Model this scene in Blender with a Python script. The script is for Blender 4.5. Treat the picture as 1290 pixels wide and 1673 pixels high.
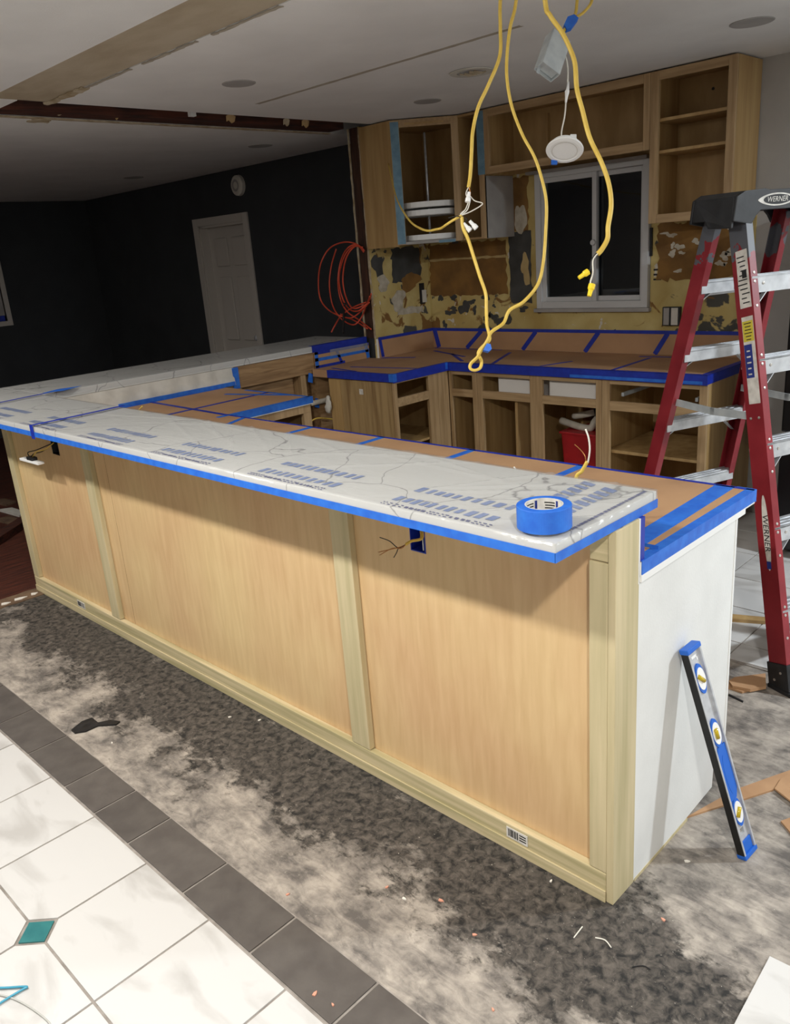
import bpy, bmesh, math, random
from mathutils import Vector, Matrix
random.seed(7)
scene = bpy.context.scene
C = scene.collection
for o in list(bpy.data.objects): bpy.data.objects.remove(o)

# ---------------------------------------------------------------- camera
CX, CY, FPX = 645.0, 836.5, 1326.5
YAW, PITCH, ROLL = 0.7956, -0.3115, -0.0787
CAM = Vector((0.8565, -1.5127, 1.6492))
FWD = Vector((-math.sin(YAW)*math.cos(PITCH), math.cos(YAW)*math.cos(PITCH), math.sin(PITCH)))
_r = Vector((math.cos(YAW), math.sin(YAW), 0)); _u = _r.cross(FWD)
RGT = _r*math.cos(ROLL) + _u*math.sin(ROLL)
UPV = -_r*math.sin(ROLL) + _u*math.cos(ROLL)
cd = bpy.data.cameras.new('camera'); cam = bpy.data.objects.new('camera', cd); C.objects.link(cam)
cd.sensor_fit = 'HORIZONTAL'; cd.sensor_width = 36.0; cd.lens = FPX/1290*36; cd.clip_start = .02
M = Matrix((RGT, UPV, -FWD)).transposed().to_4x4(); M.translation = CAM
cam.matrix_world = M
scene.camera = cam

# ---------------------------------------------------------------- world, lights, exposure
w = bpy.data.worlds.new('night'); scene.world = w; w.use_nodes = True
w.node_tree.nodes['Background'].inputs[0].default_value = (.30, .36, .5, 1)
w.node_tree.nodes['Background'].inputs[1].default_value = .0012
scene.view_settings.view_transform = 'Standard'
scene.view_settings.look = 'None'
scene.view_settings.gamma = 1
scene.view_settings.use_curve_mapping = False
scene.view_settings.exposure = 0.85
HB, HC, ZC = 1.067, .92, 2.44
# ceiling lamps outside the picture, placed from the shadows in the photograph: the bar overhang on the panels
# (row behind the camera), and the leaning level on the white end panel (lamp beyond the ladder)
LAMPS = [('ceiling_lamp_front_right_offscreen', (1.23, -1.44), 34, (1, .985, .945)), ('ceiling_lamp_front_middle_offscreen', (-1.15, -1.42), 30, (1, .985, .945)),
         ('ceiling_lamp_front_left_offscreen', (-3.5, -1.42), 22, (1, .985, .945)), ('ceiling_lamp_right_offscreen', (1.95, 2.25), 62, (.91, 1, 1.07))]
for nm, (lx, ly), pw, lc in LAMPS:
    ld = bpy.data.lights.new(nm, 'AREA'); ld.shape = 'DISK'; ld.size = .16; ld.energy = pw; ld.color = lc
    lo = bpy.data.objects.new(nm, ld); C.objects.link(lo); lo.location = (lx, ly, ZC-.01)

# ---------------------------------------------------------------- helpers
def ray(px, py): return FWD*FPX + RGT*(px-CX) - UPV*(py-CY)
def W(px, py, ax, v):
    d = ray(px, py); i = 'xyz'.index(ax); return CAM + d*((v-CAM[i])/d[i])
def AT(px, py, dep): return CAM + ray(px, py)*(dep/FPX)

def L1(v):
    v /= 255.0
    return v/12.92 if v <= .04045 else ((v+.055)/1.055)**2.4
def rgb(r, g, b): return (L1(r), L1(g), L1(b), 1)

MATS = {}
def mat(name, c1, c2=None, rough=.6, scale=8, stretch=(1, 1, 1), detail=6, bump=0.0, lo=.35, hi=.65, metal=0, bscale=None, rand=0, spec=.5, distort=0):
    m = bpy.data.materials.new(name); m.use_nodes = True; nt = m.node_tree; N = nt.nodes; K = nt.links
    b = N['Principled BSDF']; b.inputs['Roughness'].default_value = rough; b.inputs['Metallic'].default_value = metal
    b.inputs['Specular IOR Level'].default_value = spec
    b.inputs['Base Color'].default_value = c1
    MATS[name] = m
    if c2 is None and not bump: return m
    g = N.new('ShaderNodeNewGeometry'); mp = N.new('ShaderNodeMapping'); K.new(g.outputs['Position'], mp.inputs['Vector'])
    mp.inputs['Scale'].default_value = stretch
    n = N.new('ShaderNodeTexNoise'); n.inputs['Scale'].default_value = scale; n.inputs['Detail'].default_value = detail; n.inputs['Distortion'].default_value = distort
    K.new(mp.outputs[0], n.inputs['Vector'])
    if c2 is not None:
        r = N.new('ShaderNodeValToRGB'); r.color_ramp.elements[0].position = lo; r.color_ramp.elements[1].position = hi
        r.color_ramp.elements[0].color = c1; r.color_ramp.elements[1].color = c2
        K.new(n.outputs['Fac'], r.inputs['Fac']); out = r.outputs['Color']
        if rand:
            oi = N.new('ShaderNodeObjectInfo'); hs = N.new('ShaderNodeHueSaturation'); ma = N.new('ShaderNodeMath'); ma.operation = 'MULTIPLY_ADD'
            ma.inputs[1].default_value = rand; ma.inputs[2].default_value = 1-rand/2
            K.new(oi.outputs['Random'], ma.inputs[0]); K.new(ma.outputs[0], hs.inputs['Value']); K.new(out, hs.inputs['Color']); out = hs.outputs['Color']
        K.new(out, b.inputs['Base Color'])
    if bump:
        n2 = n
        if bscale:
            n2 = N.new('ShaderNodeTexNoise'); n2.inputs['Scale'].default_value = bscale; n2.inputs['Detail'].default_value = 8; K.new(mp.outputs[0], n2.inputs['Vector'])
        bp = N.new('ShaderNodeBump'); bp.inputs['Strength'].default_value = bump; bp.inputs['Distance'].default_value = .01
        K.new(n2.outputs['Fac'], bp.inputs['Height']); K.new(bp.outputs[0], b.inputs['Normal'])
    return m

def node_tools(m):
    return m.node_tree.nodes, m.node_tree.links, m.node_tree.nodes['Principled BSDF']

# plain materials
mat('drywall_white', rgb(228, 228, 225), rgb(220, 220, 217), .75, 6, bump=.05, bscale=120)
mat('bead_white', rgb(235, 235, 232), rough=.5)
mat('quartz_edge', rgb(236, 235, 230), rough=.3)
mat('tape_blue', rgb(44, 116, 214), rgb(34, 98, 200), .55, 30, bump=.1)
mat('tape_navy', rgb(26, 52, 168), rgb(20, 42, 150), .5, 30)
mat('tape_old', rgb(112, 146, 165), rgb(92, 126, 146), .6, 25)
mat('kraft', rgb(182, 142, 104), rgb(170, 131, 96), .7, 5, bump=.12, bscale=18)
mat('cardboard', rgb(186, 146, 108), rgb(170, 130, 94), .75, 9, bump=.1)
mat('poplar', rgb(212, 196, 158), rgb(182, 170, 130), .55, 3.2, (9, 9, .55), 5, .05, .3, .7)
mat('poplar_rail', rgb(214, 197, 158), rgb(178, 166, 124), .55, 3.0, (.45, 9, 16), 5, .05, .35, .62)
mat('old_oak', rgb(182, 152, 112), rgb(158, 128, 90), .55, 4, (12, 12, .9), 6, .06)
mat('old_oak_rail', rgb(184, 154, 114), rgb(160, 130, 92), .55, 4, (.9, 12, 12), 6, .06)
mat('cab_inside', rgb(184, 152, 104), rgb(160, 127, 80), .6, 3, (3, 3, 1), 5)
mat('cab_side', rgb(188, 156, 106), rgb(162, 128, 80), .5, 3.2, (7, 7, .5), 6, .04, .3, .7)
mat('stain_side', rgb(170, 142, 98), rgb(120, 90, 54), .55, 3.0, (9, 9, .6), 7, .05, .45, .75)
mat('grey_side', rgb(168, 164, 160), rgb(152, 148, 144), .7, 7)
mat('raw_ply', rgb(172, 138, 98), rgb(132, 100, 66), .6, 3.2, (5, .8, 9), 7, .06, .35, .65, distort=1.5)
mat('dark_stud', rgb(74, 44, 28), rgb(40, 22, 14), .75, 5, (8, 8, 1), 6, .2)
mat('beam_wood', rgb(86, 42, 26), rgb(44, 22, 15), .75, 5, (9, 1, 9), 6, .25)
mat('torn_paper', rgb(196, 182, 158), rgb(160, 140, 108), .85, 20, bump=.2)
mat('ceil', rgb(236, 234, 232), rgb(228, 226, 224), .9, 3, bump=.12, bscale=160)
mat('ceil_patch', rgb(188, 174, 152), rgb(170, 154, 130), .9, 3.5, (1, 2, 1), 6, .1, bscale=60)
mat('ceil_seam', rgb(178, 168, 152), rgb(164, 154, 140), .9, 12)
mat('can_grey', rgb(172, 168, 165), rgb(160, 157, 154), .8, 10)
mat('charcoal', rgb(50, 52, 55), rgb(45, 47, 50), .85, 4, bump=.05, bscale=150)
mat('wall_grey', rgb(176, 172, 167), rgb(166, 162, 157), .85, 4, bump=.05, bscale=150)
mat('room_wall', rgb(222, 218, 212), rough=.9)
mat('vinyl', rgb(196, 196, 196), rough=.4)
mat('door_paint', rgb(190, 184, 176), rough=.5)
mat('black_plastic', rgb(22, 23, 25), rgb(36, 37, 40), .5, 25, bump=.1)
mat('black_gloss', rgb(14, 14, 16), rough=.3)
mat('alu', rgb(208, 210, 213), rgb(188, 190, 194), .35, 40, metal=.35)
mat('alu_worn', rgb(214, 216, 218), rgb(170, 172, 175), .45, 18, metal=.6, lo=.3, hi=.75)
mat('galv', rgb(196, 202, 203), rgb(180, 187, 190), .42, 30, metal=.25)
mat('rivet', rgb(200, 196, 190), rough=.35, metal=.8)
mat('level_blue', rgb(28, 100, 200), rough=.4)
mat('white_plastic', rgb(238, 238, 236), rough=.4)
mat('off_white', rgb(214, 210, 200), rgb(196, 192, 182), .6, 12)
mat('vial', rgb(196, 170, 40), rough=.15)
mat('cable_yellow', rgb(226, 194, 92), rgb(212, 178, 74), .45, 30)
mat('wire_white', rgb(226, 222, 210), rough=.5)
mat('wire_black', rgb(22, 18, 16), rough=.5)
mat('copper', rgb(176, 120, 70), rough=.35, metal=.8)
mat('nut_yellow', rgb(246, 214, 40), rough=.4)
mat('pex', rgb(214, 84, 56), rgb(190, 66, 42), .45, 10)
mat('red_plastic', rgb(170, 24, 30), rgb(146, 18, 24), .5, 8)
mat('pvc', rgb(206, 200, 188), rgb(176, 168, 152), .5, 9)
mat('porcelain', rgb(232, 228, 222), rough=.35)
mat('print_blue', rgb(92, 116, 170), rgb(110, 132, 180), .5, 40)
mat('print_navy', rgb(44, 54, 118), rough=.5)
mat('label_white', rgb(226, 222, 214), rgb(196, 192, 184), .6, 35)
mat('ink', rgb(24, 24, 26), rough=.6)
mat('label_yellow', rgb(206, 190, 62), rough=.6)
mat('label_blue', rgb(34, 50, 128), rough=.6)
mat('grout', rgb(160, 152, 144), rgb(130, 122, 114), .9, 20, bump=.2)
mat('tile_dark', rgb(92, 86, 81), rgb(80, 74, 70), .55, 14, detail=8, bump=.08, bscale=60, rand=.12)
mat('tile_teal', rgb(38, 104, 108), rgb(52, 120, 120), .3, 20)
mat('teal_tube', rgb(52, 142, 168), rgb(70, 156, 182), .4, 20)
mat('grey_tube', rgb(180, 180, 174), rough=.35)
mat('chip_orange', rgb(212, 150, 126), rough=.7)
mat('chip_white', rgb(232, 226, 216), rough=.7)
mat('tar', rgb(16, 16, 17), rgb(30, 30, 32), .5, 30, bump=.3)
mat('sub_wood', rgb(92, 46, 32), rgb(58, 30, 22), .6, 5, (10, 1, 1), 7, .15)
mat('dusty_wood', rgb(120, 96, 74), rgb(84, 64, 48), .8, 8, bump=.2)
mat('bag', rgb(170, 168, 164), rough=.3)
mat('dark_can', rgb(40, 42, 50), rough=.4)
mat('tan_band', rgb(150, 120, 60), rough=.6)
mat('brown_paper', rgb(140, 102, 50), rgb(110, 78, 38), .85, 7, detail=9, bump=.15)
mat('dark_paper', rgb(74, 74, 72), rgb(58, 58, 56), .85, 10, detail=9, bump=.15)
mat('cream_blob', rgb(196, 172, 122), rgb(180, 156, 106), .85, 12, bump=.1)
mat('plaster_spot', rgb(200, 192, 176), rgb(172, 162, 142), .85, 22, bump=.1)

# birch plywood: warm, cathedral-ish streaks
def m_birch():
    m = mat('birch', rgb(206, 168, 116)); N, K, b = node_tools(m)
    g = N.new('ShaderNodeNewGeometry'); mp = N.new('ShaderNodeMapping'); K.new(g.outputs['Position'], mp.inputs[0]); mp.inputs['Scale'].default_value = (7, 1, .8)
    n1 = N.new('ShaderNodeTexNoise'); n1.inputs['Scale'].default_value = 6; n1.inputs['Detail'].default_value = 9; n1.inputs['Distortion'].default_value = .4; K.new(mp.outputs[0], n1.inputs[0])
    n2 = N.new('ShaderNodeTexNoise'); n2.inputs['Scale'].default_value = 1.6; n2.inputs['Detail'].default_value = 3; K.new(g.outputs['Position'], n2.inputs[0])
    r1 = N.new('ShaderNodeValToRGB'); e = r1.color_ramp.elements; e[0].position = .3; e[1].position = .7
    e[0].color = rgb(198, 164, 116); e[1].color = rgb(222, 192, 144)
    r2 = N.new('ShaderNodeValToRGB'); e = r2.color_ramp.elements; e[0].position = .35; e[1].position = .7
    e[0].color = rgb(206, 164, 124); e[1].color = rgb(226, 200, 148)
    K.new(n1.outputs['Fac'], r1.inputs[0]); K.new(n2.outputs['Fac'], r2.inputs[0])
    mx = N.new('ShaderNodeMixRGB'); mx.inputs[0].default_value = .5; K.new(r1.outputs[0], mx.inputs[1]); K.new(r2.outputs[0], mx.inputs[2])
    K.new(mx.outputs[0], b.inputs['Base Color']); b.inputs['Roughness'].default_value = .5
    bp = N.new('ShaderNodeBump'); bp.inputs['Strength'].default_value = .04; K.new(n1.outputs['Fac'], bp.inputs['Height']); K.new(bp.outputs[0], b.inputs['Normal'])
m_birch()

# concrete slab with black mastic
def m_concrete():
    m = mat('concrete', rgb(150, 142, 134)); N, K, b = node_tools(m)
    g = N.new('ShaderNodeNewGeometry')
    def noise(s, d, dist=0, vec=None):
        n = N.new('ShaderNodeTexNoise'); n.inputs['Scale'].default_value = s; n.inputs['Detail'].default_value = d; n.inputs['Distortion'].default_value = dist; n.inputs['Roughness'].default_value = .66 if s > 5 else .55
        K.new(vec or g.outputs['Position'], n.inputs[0]); return n.outputs['Fac']
    def math_(op, a, bb, c=None):
        q = N.new('ShaderNodeMath'); q.operation = op
        for i, v in enumerate((a, bb, c)):
            if v is None: continue
            if hasattr(v, 'links'): K.new(v, q.inputs[i])
            else: q.inputs[i].default_value = v
        return q.outputs[0]
    sx = N.new('ShaderNodeSeparateXYZ'); K.new(g.outputs['Position'], sx.inputs[0])
    # broad band of leftover mastic along the bar: strongest near y = -0.12
    dy = math_('ABSOLUTE', math_('ADD', sx.outputs['Y'], .10), 0)
    band = N.new('ShaderNodeMapRange'); band.inputs['From Min'].default_value = 0; band.inputs['From Max'].default_value = .42
    band.inputs['To Min'].default_value = .17; band.inputs['To Max'].default_value = -.10; K.new(dy, band.inputs['Value'])
    xr_ = N.new('ShaderNodeMapRange'); xr_.inputs['From Min'].default_value = .05; xr_.inputs['From Max'].default_value = .4; xr_.inputs['To Min'].default_value = 0; xr_.inputs['To Max'].default_value = -.13; K.new(sx.outputs['X'], xr_.inputs['Value'])
    def mapped(sc, rz):
        mp = N.new('ShaderNodeMapping'); mp.inputs['Scale'].default_value = sc; mp.inputs['Rotation'].default_value = (0, 0, rz); K.new(g.outputs['Position'], mp.inputs[0]); return mp.outputs[0]
    big = noise(2.4, 4, .2); fine = noise(11, 12, .25); stroke = noise(7, 11, .9, mapped((1.6, 4.2, 1), .55)); stroke2 = noise(21, 9, 1.2, mapped((1, 1.7, 1), -.4)); grit = noise(120, 6)
    s = math_('ADD', math_('ADD', math_('ADD', math_('MULTIPLY', big, .42), math_('MULTIPLY', fine, .34)), math_('ADD', math_('MULTIPLY', stroke, .22), math_('MULTIPLY', stroke2, .16))), math_('ADD', band.outputs[0], xr_.outputs[0]))
    r = N.new('ShaderNodeValToRGB'); e = r.color_ramp.elements; e[0].position = .55; e[0].color = (0, 0, 0, 1); e[1].position = .615; e[1].color = (1, 1, 1, 1)
    K.new(s, r.inputs[0])
    rc = N.new('ShaderNodeValToRGB'); e = rc.color_ramp.elements; e[0].position = .40; e[0].color = rgb(98, 92, 87); e[1].position = .60; e[1].color = rgb(178, 168, 156)
    K.new(math_('ADD', math_('MULTIPLY', noise(8, 12, .2), .6), math_('MULTIPLY', stroke, .4)), rc.inputs[0])
    rk = N.new('ShaderNodeValToRGB'); e = rk.color_ramp.elements; e[0].position = .38; e[0].color = rgb(26, 25, 24); e[1].position = .68; e[1].color = rgb(104, 96, 88)
    K.new(noise(38, 12, .5), rk.inputs[0])
    mx = N.new('ShaderNodeMixRGB'); K.new(r.outputs[0], mx.inputs[0]); K.new(rc.outputs[0], mx.inputs[1]); K.new(rk.outputs[0], mx.inputs[2])
    # pale grit specks
    rg = N.new('ShaderNodeValToRGB'); e = rg.color_ramp.elements; e[0].position = .655; e[0].color = (0, 0, 0, 1); e[1].position = .70; e[1].color = (1, 1, 1, 1); K.new(grit, rg.inputs[0])
    m2 = N.new('ShaderNodeMixRGB'); K.new(rg.outputs[0], m2.inputs[0]); K.new(mx.outputs[0], m2.inputs[1]); m2.inputs[2].default_value = rgb(196, 188, 176)
    K.new(m2.outputs[0], b.inputs['Base Color'])
    b.inputs['Roughness'].default_value = .75
    bp = N.new('ShaderNodeBump'); bp.inputs['Strength'].default_value = .5; bp.inputs['Distance'].default_value = .006
    K.new(math_('ADD', fine, math_('MULTIPLY', grit, .35)), bp.inputs['Height']); K.new(bp.outputs[0], b.inputs['Normal'])
m_concrete()

def m_tile_white():
    m = mat('tile_white', rgb(226, 223, 218)); N, K, b = node_tools(m)
    g = N.new('ShaderNodeNewGeometry'); oi = N.new('ShaderNodeObjectInfo')
    ad = N.new('ShaderNodeVectorMath'); ad.operation = 'MULTIPLY_ADD'; ad.inputs[1].default_value = (7, 5, 3)
    K.new(oi.outputs['Random'], ad.inputs[0]); K.new(g.outputs['Position'], ad.inputs[2])
    mp = N.new('ShaderNodeMapping'); mp.inputs['Scale'].default_value = (1.5, 3.5, 1); mp.inputs['Rotation'].default_value = (0, 0, .4); K.new(ad.outputs[0], mp.inputs[0])
    n = N.new('ShaderNodeTexNoise'); n.inputs['Scale'].default_value = 2.2; n.inputs['Detail'].default_value = 9; n.inputs['Distortion'].default_value = .7; K.new(mp.outputs[0], n.inputs[0])
    r = N.new('ShaderNodeValToRGB'); e = r.color_ramp.elements; e[0].position = .34; e[0].color = rgb(184, 181, 177); e[1].position = .50; e[1].color = rgb(206, 204, 201)
    K.new(n.outputs['Fac'], r.inputs[0]); K.new(r.outputs[0], b.inputs['Base Color']); b.inputs['Roughness'].default_value = .38
    bp = N.new('ShaderNodeBump'); bp.inputs['Strength'].default_value = .12; bp.inputs['Distance'].default_value = .004; K.new(n.outputs['Fac'], bp.inputs['Height']); K.new(bp.outputs[0], b.inputs['Normal'])
m_tile_white()

# quartz with thin grey veins
def m_quartz():
    m = mat('quartz', rgb(226, 225, 220), rough=.25); N, K, b = node_tools(m)
    g = N.new('ShaderNodeNewGeometry')
    n = N.new('ShaderNodeTexNoise'); n.inputs['Scale'].default_value = 5; n.inputs['Detail'].default_value = 4; K.new(g.outputs['Position'], n.inputs[0])
    ad = N.new('ShaderNodeVectorMath'); ad.operation = 'MULTIPLY_ADD'; ad.inputs[1].default_value = (.16, .16, .16); K.new(n.outputs['Color'], ad.inputs[0]); K.new(g.outputs['Position'], ad.inputs[2])
    v = N.new('ShaderNodeTexVoronoi'); v.feature = 'DISTANCE_TO_EDGE'; v.inputs['Scale'].default_value = 3.1; K.new(ad.outputs[0], v.inputs[0])
    r = N.new('ShaderNodeValToRGB'); e = r.color_ramp.elements; e[0].position = 0.0; e[0].color = rgb(134, 133, 132); e[1].position = .010; e[1].color = rgb(212, 211, 207); K.new(v.outputs[0], r.inputs[0])
    K.new(r.outputs[0], b.inputs['Base Color'])
m_quartz()

def m_film():
    m = bpy.data.materials.new('plastic_film'); m.use_nodes = True; MATS['film'] = m; N, K, b = node_tools(m)
    b.inputs['Base Color'].default_value = rgb(196, 196, 194); b.inputs['Roughness'].default_value = .17
    g = N.new('ShaderNodeNewGeometry'); mp = N.new('ShaderNodeMapping'); mp.inputs['Scale'].default_value = (2.5, 9, 9); mp.inputs['Rotation'].default_value = (0, 0, -.7); K.new(g.outputs['Position'], mp.inputs[0])
    n = N.new('ShaderNodeTexNoise'); n.inputs['Scale'].default_value = 3; n.inputs['Detail'].default_value = 5; n.inputs['Distortion'].default_value = 1.2; K.new(mp.outputs[0], n.inputs[0])
    bp = N.new('ShaderNodeBump'); bp.inputs['Strength'].default_value = .3; bp.inputs['Distance'].default_value = .01; K.new(n.outputs['Fac'], bp.inputs['Height']); K.new(bp.outputs[0], b.inputs['Normal'])
    b.inputs['Alpha'].default_value = .26
m_film()

def m_glass():
    m = bpy.data.materials.new('window_glass'); m.use_nodes = True; MATS['glass'] = m; N, K, b = node_tools(m)
    b.inputs['Base Color'].default_value = (.8, .85, .85, 1); b.inputs['Roughness'].default_value = .01; b.inputs['Transmission Weight'].default_value = 1; b.inputs['IOR'].default_value = 1.45
m_glass()

def m_red():
    m = mat('ladder_red', rgb(160, 30, 42)); N, K, b = node_tools(m)
    g = N.new('ShaderNodeNewGeometry'); n = N.new('ShaderNodeTexNoise'); n.inputs['Scale'].default_value = 9; n.inputs['Detail'].default_value = 6; K.new(g.outputs['Position'], n.inputs[0])
    sx = N.new('ShaderNodeSeparateXYZ'); K.new(g.outputs['Position'], sx.inputs[0])
    r0 = N.new('ShaderNodeValToRGB'); e = r0.color_ramp.elements; e[0].position = .3; e[0].color = rgb(120, 24, 34); e[1].position = .7; e[1].color = rgb(144, 40, 48); K.new(n.outputs['Fac'], r0.inputs[0])
    # worn-on paint smears on the upper rails (z 1.35 .. 1.68)
    mr = N.new('ShaderNodeMapRange'); mr.inputs['From Min'].default_value = 1.36; mr.inputs['From Max'].default_value = 1.50; mr.inputs['To Min'].default_value = -.3; mr.inputs['To Max'].default_value = .06; K.new(sx.outputs['Z'], mr.inputs['Value'])
    ad = N.new('ShaderNodeMath'); K.new(mr.outputs[0], ad.inputs[0]); K.new(n.outputs['Fac'], ad.inputs[1])
    r1 = N.new('ShaderNodeValToRGB'); r1.color_ramp.interpolation = 'CONSTANT'; e = r1.color_ramp.elements; e[0].color = (0, 0, 0, 1); e[1].position = .53; e[1].color = (1, 1, 1, 1); K.new(ad.outputs[0], r1.inputs[0])
    mx = N.new('ShaderNodeMixRGB'); K.new(r1.outputs[0], mx.inputs[0]); K.new(r0.outputs[0], mx.inputs[1]); mx.inputs[2].default_value = rgb(84, 86, 92)
    K.new(mx.outputs[0], b.inputs['Base Color']); b.inputs['Roughness'].default_value = .4
m_red()

def m_yellowwall():
    m = mat('yellow_wall', rgb(190, 168, 104)); N, K, b = node_tools(m)
    g = N.new('ShaderNodeNewGeometry')
    def nz(s, d, dist):
        n = N.new('ShaderNodeTexNoise'); n.inputs['Scale'].default_value = s; n.inputs['Detail'].default_value = d; n.inputs['Distortion'].default_value = dist; K.new(g.outputs['Position'], n.inputs[0]); return n.outputs['Fac']
    r = N.new('ShaderNodeValToRGB'); e = r.color_ramp.elements; e[0].position = .3; e[0].color = rgb(178, 152, 88); e[1].position = .7; e[1].color = rgb(206, 188, 128); K.new(nz(5, 7, .5), r.inputs[0])
    cur = r.outputs[0]
    for s, dist, th, c in ((7, .6, .60, rgb(78, 76, 70)), (5.3, 1.0, .63, rgb(128, 92, 46)), (9, 1.5, .665, rgb(206, 200, 188))):
        k = N.new('ShaderNodeValToRGB'); e = k.color_ramp.elements; e[0].position = th-.012; e[0].color = (0, 0, 0, 1); e[1].position = th+.012; e[1].color = (1, 1, 1, 1); K.new(nz(s, 8, dist), k.inputs[0])
        mx = N.new('ShaderNodeMixRGB'); K.new(k.outputs[0], mx.inputs[0]); K.new(cur, mx.inputs[1]); mx.inputs[2].default_value = c; cur = mx.outputs[0]
    K.new(cur, b.inputs['Base Color']); b.inputs['Roughness'].default_value = .85
    bp = N.new('ShaderNodeBump'); bp.inputs['Strength'].default_value = .2; K.new(nz(30, 8, 0), bp.inputs['Height']); K.new(bp.outputs[0], b.inputs['Normal'])
m_yellowwall()

class MB:
    """collects faces, then links them as one mesh object"""
    def __init__(s): s.v = []; s.f = []
    def poly(s, pts):
        k = len(s.v); s.v += [Vector(p) for p in pts]; s.f.append(tuple(range(k, k+len(pts))))
    def box(s, lo, hi):
        x0, y0, z0 = lo; x1, y1, z1 = hi
        s.hexa([(x0, y0, z0), (x1, y0, z0), (x1, y1, z0), (x0, y1, z0), (x0, y0, z1), (x1, y0, z1), (x1, y1, z1), (x0, y1, z1)]); return s
    def hexa(s, p):
        k = len(s.v); s.v += [Vector(q) for q in p]
        for f in ((3, 2, 1, 0), (4, 5, 6, 7), (0, 1, 5, 4), (1, 2, 6, 5), (2, 3, 7, 6), (3, 0, 4, 7)): s.f.append(tuple(k+i for i in f))
        return s
    def obox(s, c, ax, ay, az, h):
        """oriented box: centre, three unit axes, half sizes"""
        c = Vector(c); ax, ay, az = Vector(ax)*h[0], Vector(ay)*h[1], Vector(az)*h[2]
        return s.hexa([c-ax-ay-az, c+ax-ay-az, c+ax+ay-az, c-ax+ay-az, c-ax-ay+az, c+ax-ay+az, c+ax+ay+az, c-ax+ay+az])
    def prism(s, pts, d):
        """polygon swept along vector d"""
        d = Vector(d); n = len(pts); k = len(s.v); P = [Vector(p) for p in pts]
        s.v += P + [p+d for p in P]
        s.f.append(tuple(k+i for i in reversed(range(n)))); s.f.append(tuple(k+n+i for i in range(n)))
        for i in range(n): j = (i+1) % n; s.f.append((k+i, k+j, k+n+j, k+n+i))
        return s
    def tube(s, pts, r, n=8, flat=1.0, cap=True, closed=False):
        P = [Vector(p) for p in pts]; rs = r if isinstance(r, (list, tuple)) else [r]*len(P); k0 = len(s.v); m = len(P); prev = None
        for i, p in enumerate(P):
            t = (P[(i+1) % m]-P[i-1]) if closed else (P[min(i+1, m-1)]-P[max(i-1, 0)])
            if t.length < 1e-9: t = Vector((0, 0, 1))
            t.normalize()
            if prev is None:
                a = t.cross(Vector((0, 0, 1)));
                if a.length < .1: a = t.cross(FWD)
                a.normalize()
            else:
                a = prev - t*prev.dot(t); a.normalize()
            prev = a; b = t.cross(a)
            for j in range(n):
                q = 2*math.pi*j/n; s.v.append(p + a*(math.cos(q)*rs[i]) + b*(math.sin(q)*rs[i]*flat))
        for i in range(m if closed else m-1):
            for j in range(n):
                j2 = (j+1) % n; i2 = (i+1) % m; s.f.append((k0+i*n+j, k0+i*n+j2, k0+i2*n+j2, k0+i2*n+j))
        if cap and not closed:
            s.f.append(tuple(k0+j for j in reversed(range(n)))); s.f.append(tuple(k0+(m-1)*n+j for j in range(n)))
        return s
    def lathe(s, c, ax, prof, n=32):
        """profile [(radius, height)] spun about axis ax through c; closed ends where radius is 0"""
        c = Vector(c); ax = Vector(ax).normalized(); a = ax.orthogonal().normalized(); b = ax.cross(a); k0 = len(s.v)
        for r, h in prof:
            for j in range(n): q = 2*math.pi*j/n; s.v.append(c + ax*h + (a*math.cos(q)+b*math.sin(q))*max(r, 1e-5))
        for i in range(len(prof)-1):
            for j in range(n): j2 = (j+1) % n; s.f.append((k0+i*n+j, k0+i*n+j2, k0+(i+1)*n+j2, k0+(i+1)*n+j))
        return s
    def build(s, name, m, parent=None, bevel=0, smooth=False):
        P = s.v; lo = Vector([min(p[i] for p in P) for i in range(3)]); hi = Vector([max(p[i] for p in P) for i in range(3)])
        c = Vector(((lo.x+hi.x)/2, (lo.y+hi.y)/2, lo.z))
        me = bpy.data.meshes.new(name); me.from_pydata([tuple(p-c) for p in P], [], s.f)
        bm = bmesh.new(); bm.from_mesh(me); bmesh.ops.remove_doubles(bm, verts=bm.verts, dist=1e-6) if smooth else None
        bmesh.ops.recalc_face_normals(bm, faces=bm.faces)
        if bevel:
            bmesh.ops.bevel(bm, geom=[e for e in bm.edges if e.is_manifold and e.calc_face_angle(0) > .5], offset=bevel, segments=2, affect='EDGES', profile=.6)
        bm.to_mesh(me); bm.free()
        if smooth: me.shade_smooth()
        me.materials.append(MATS[m] if isinstance(m, str) else m)
        o = bpy.data.objects.new(name, me); C.objects.link(o)
        place(o, c, parent); return o

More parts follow.
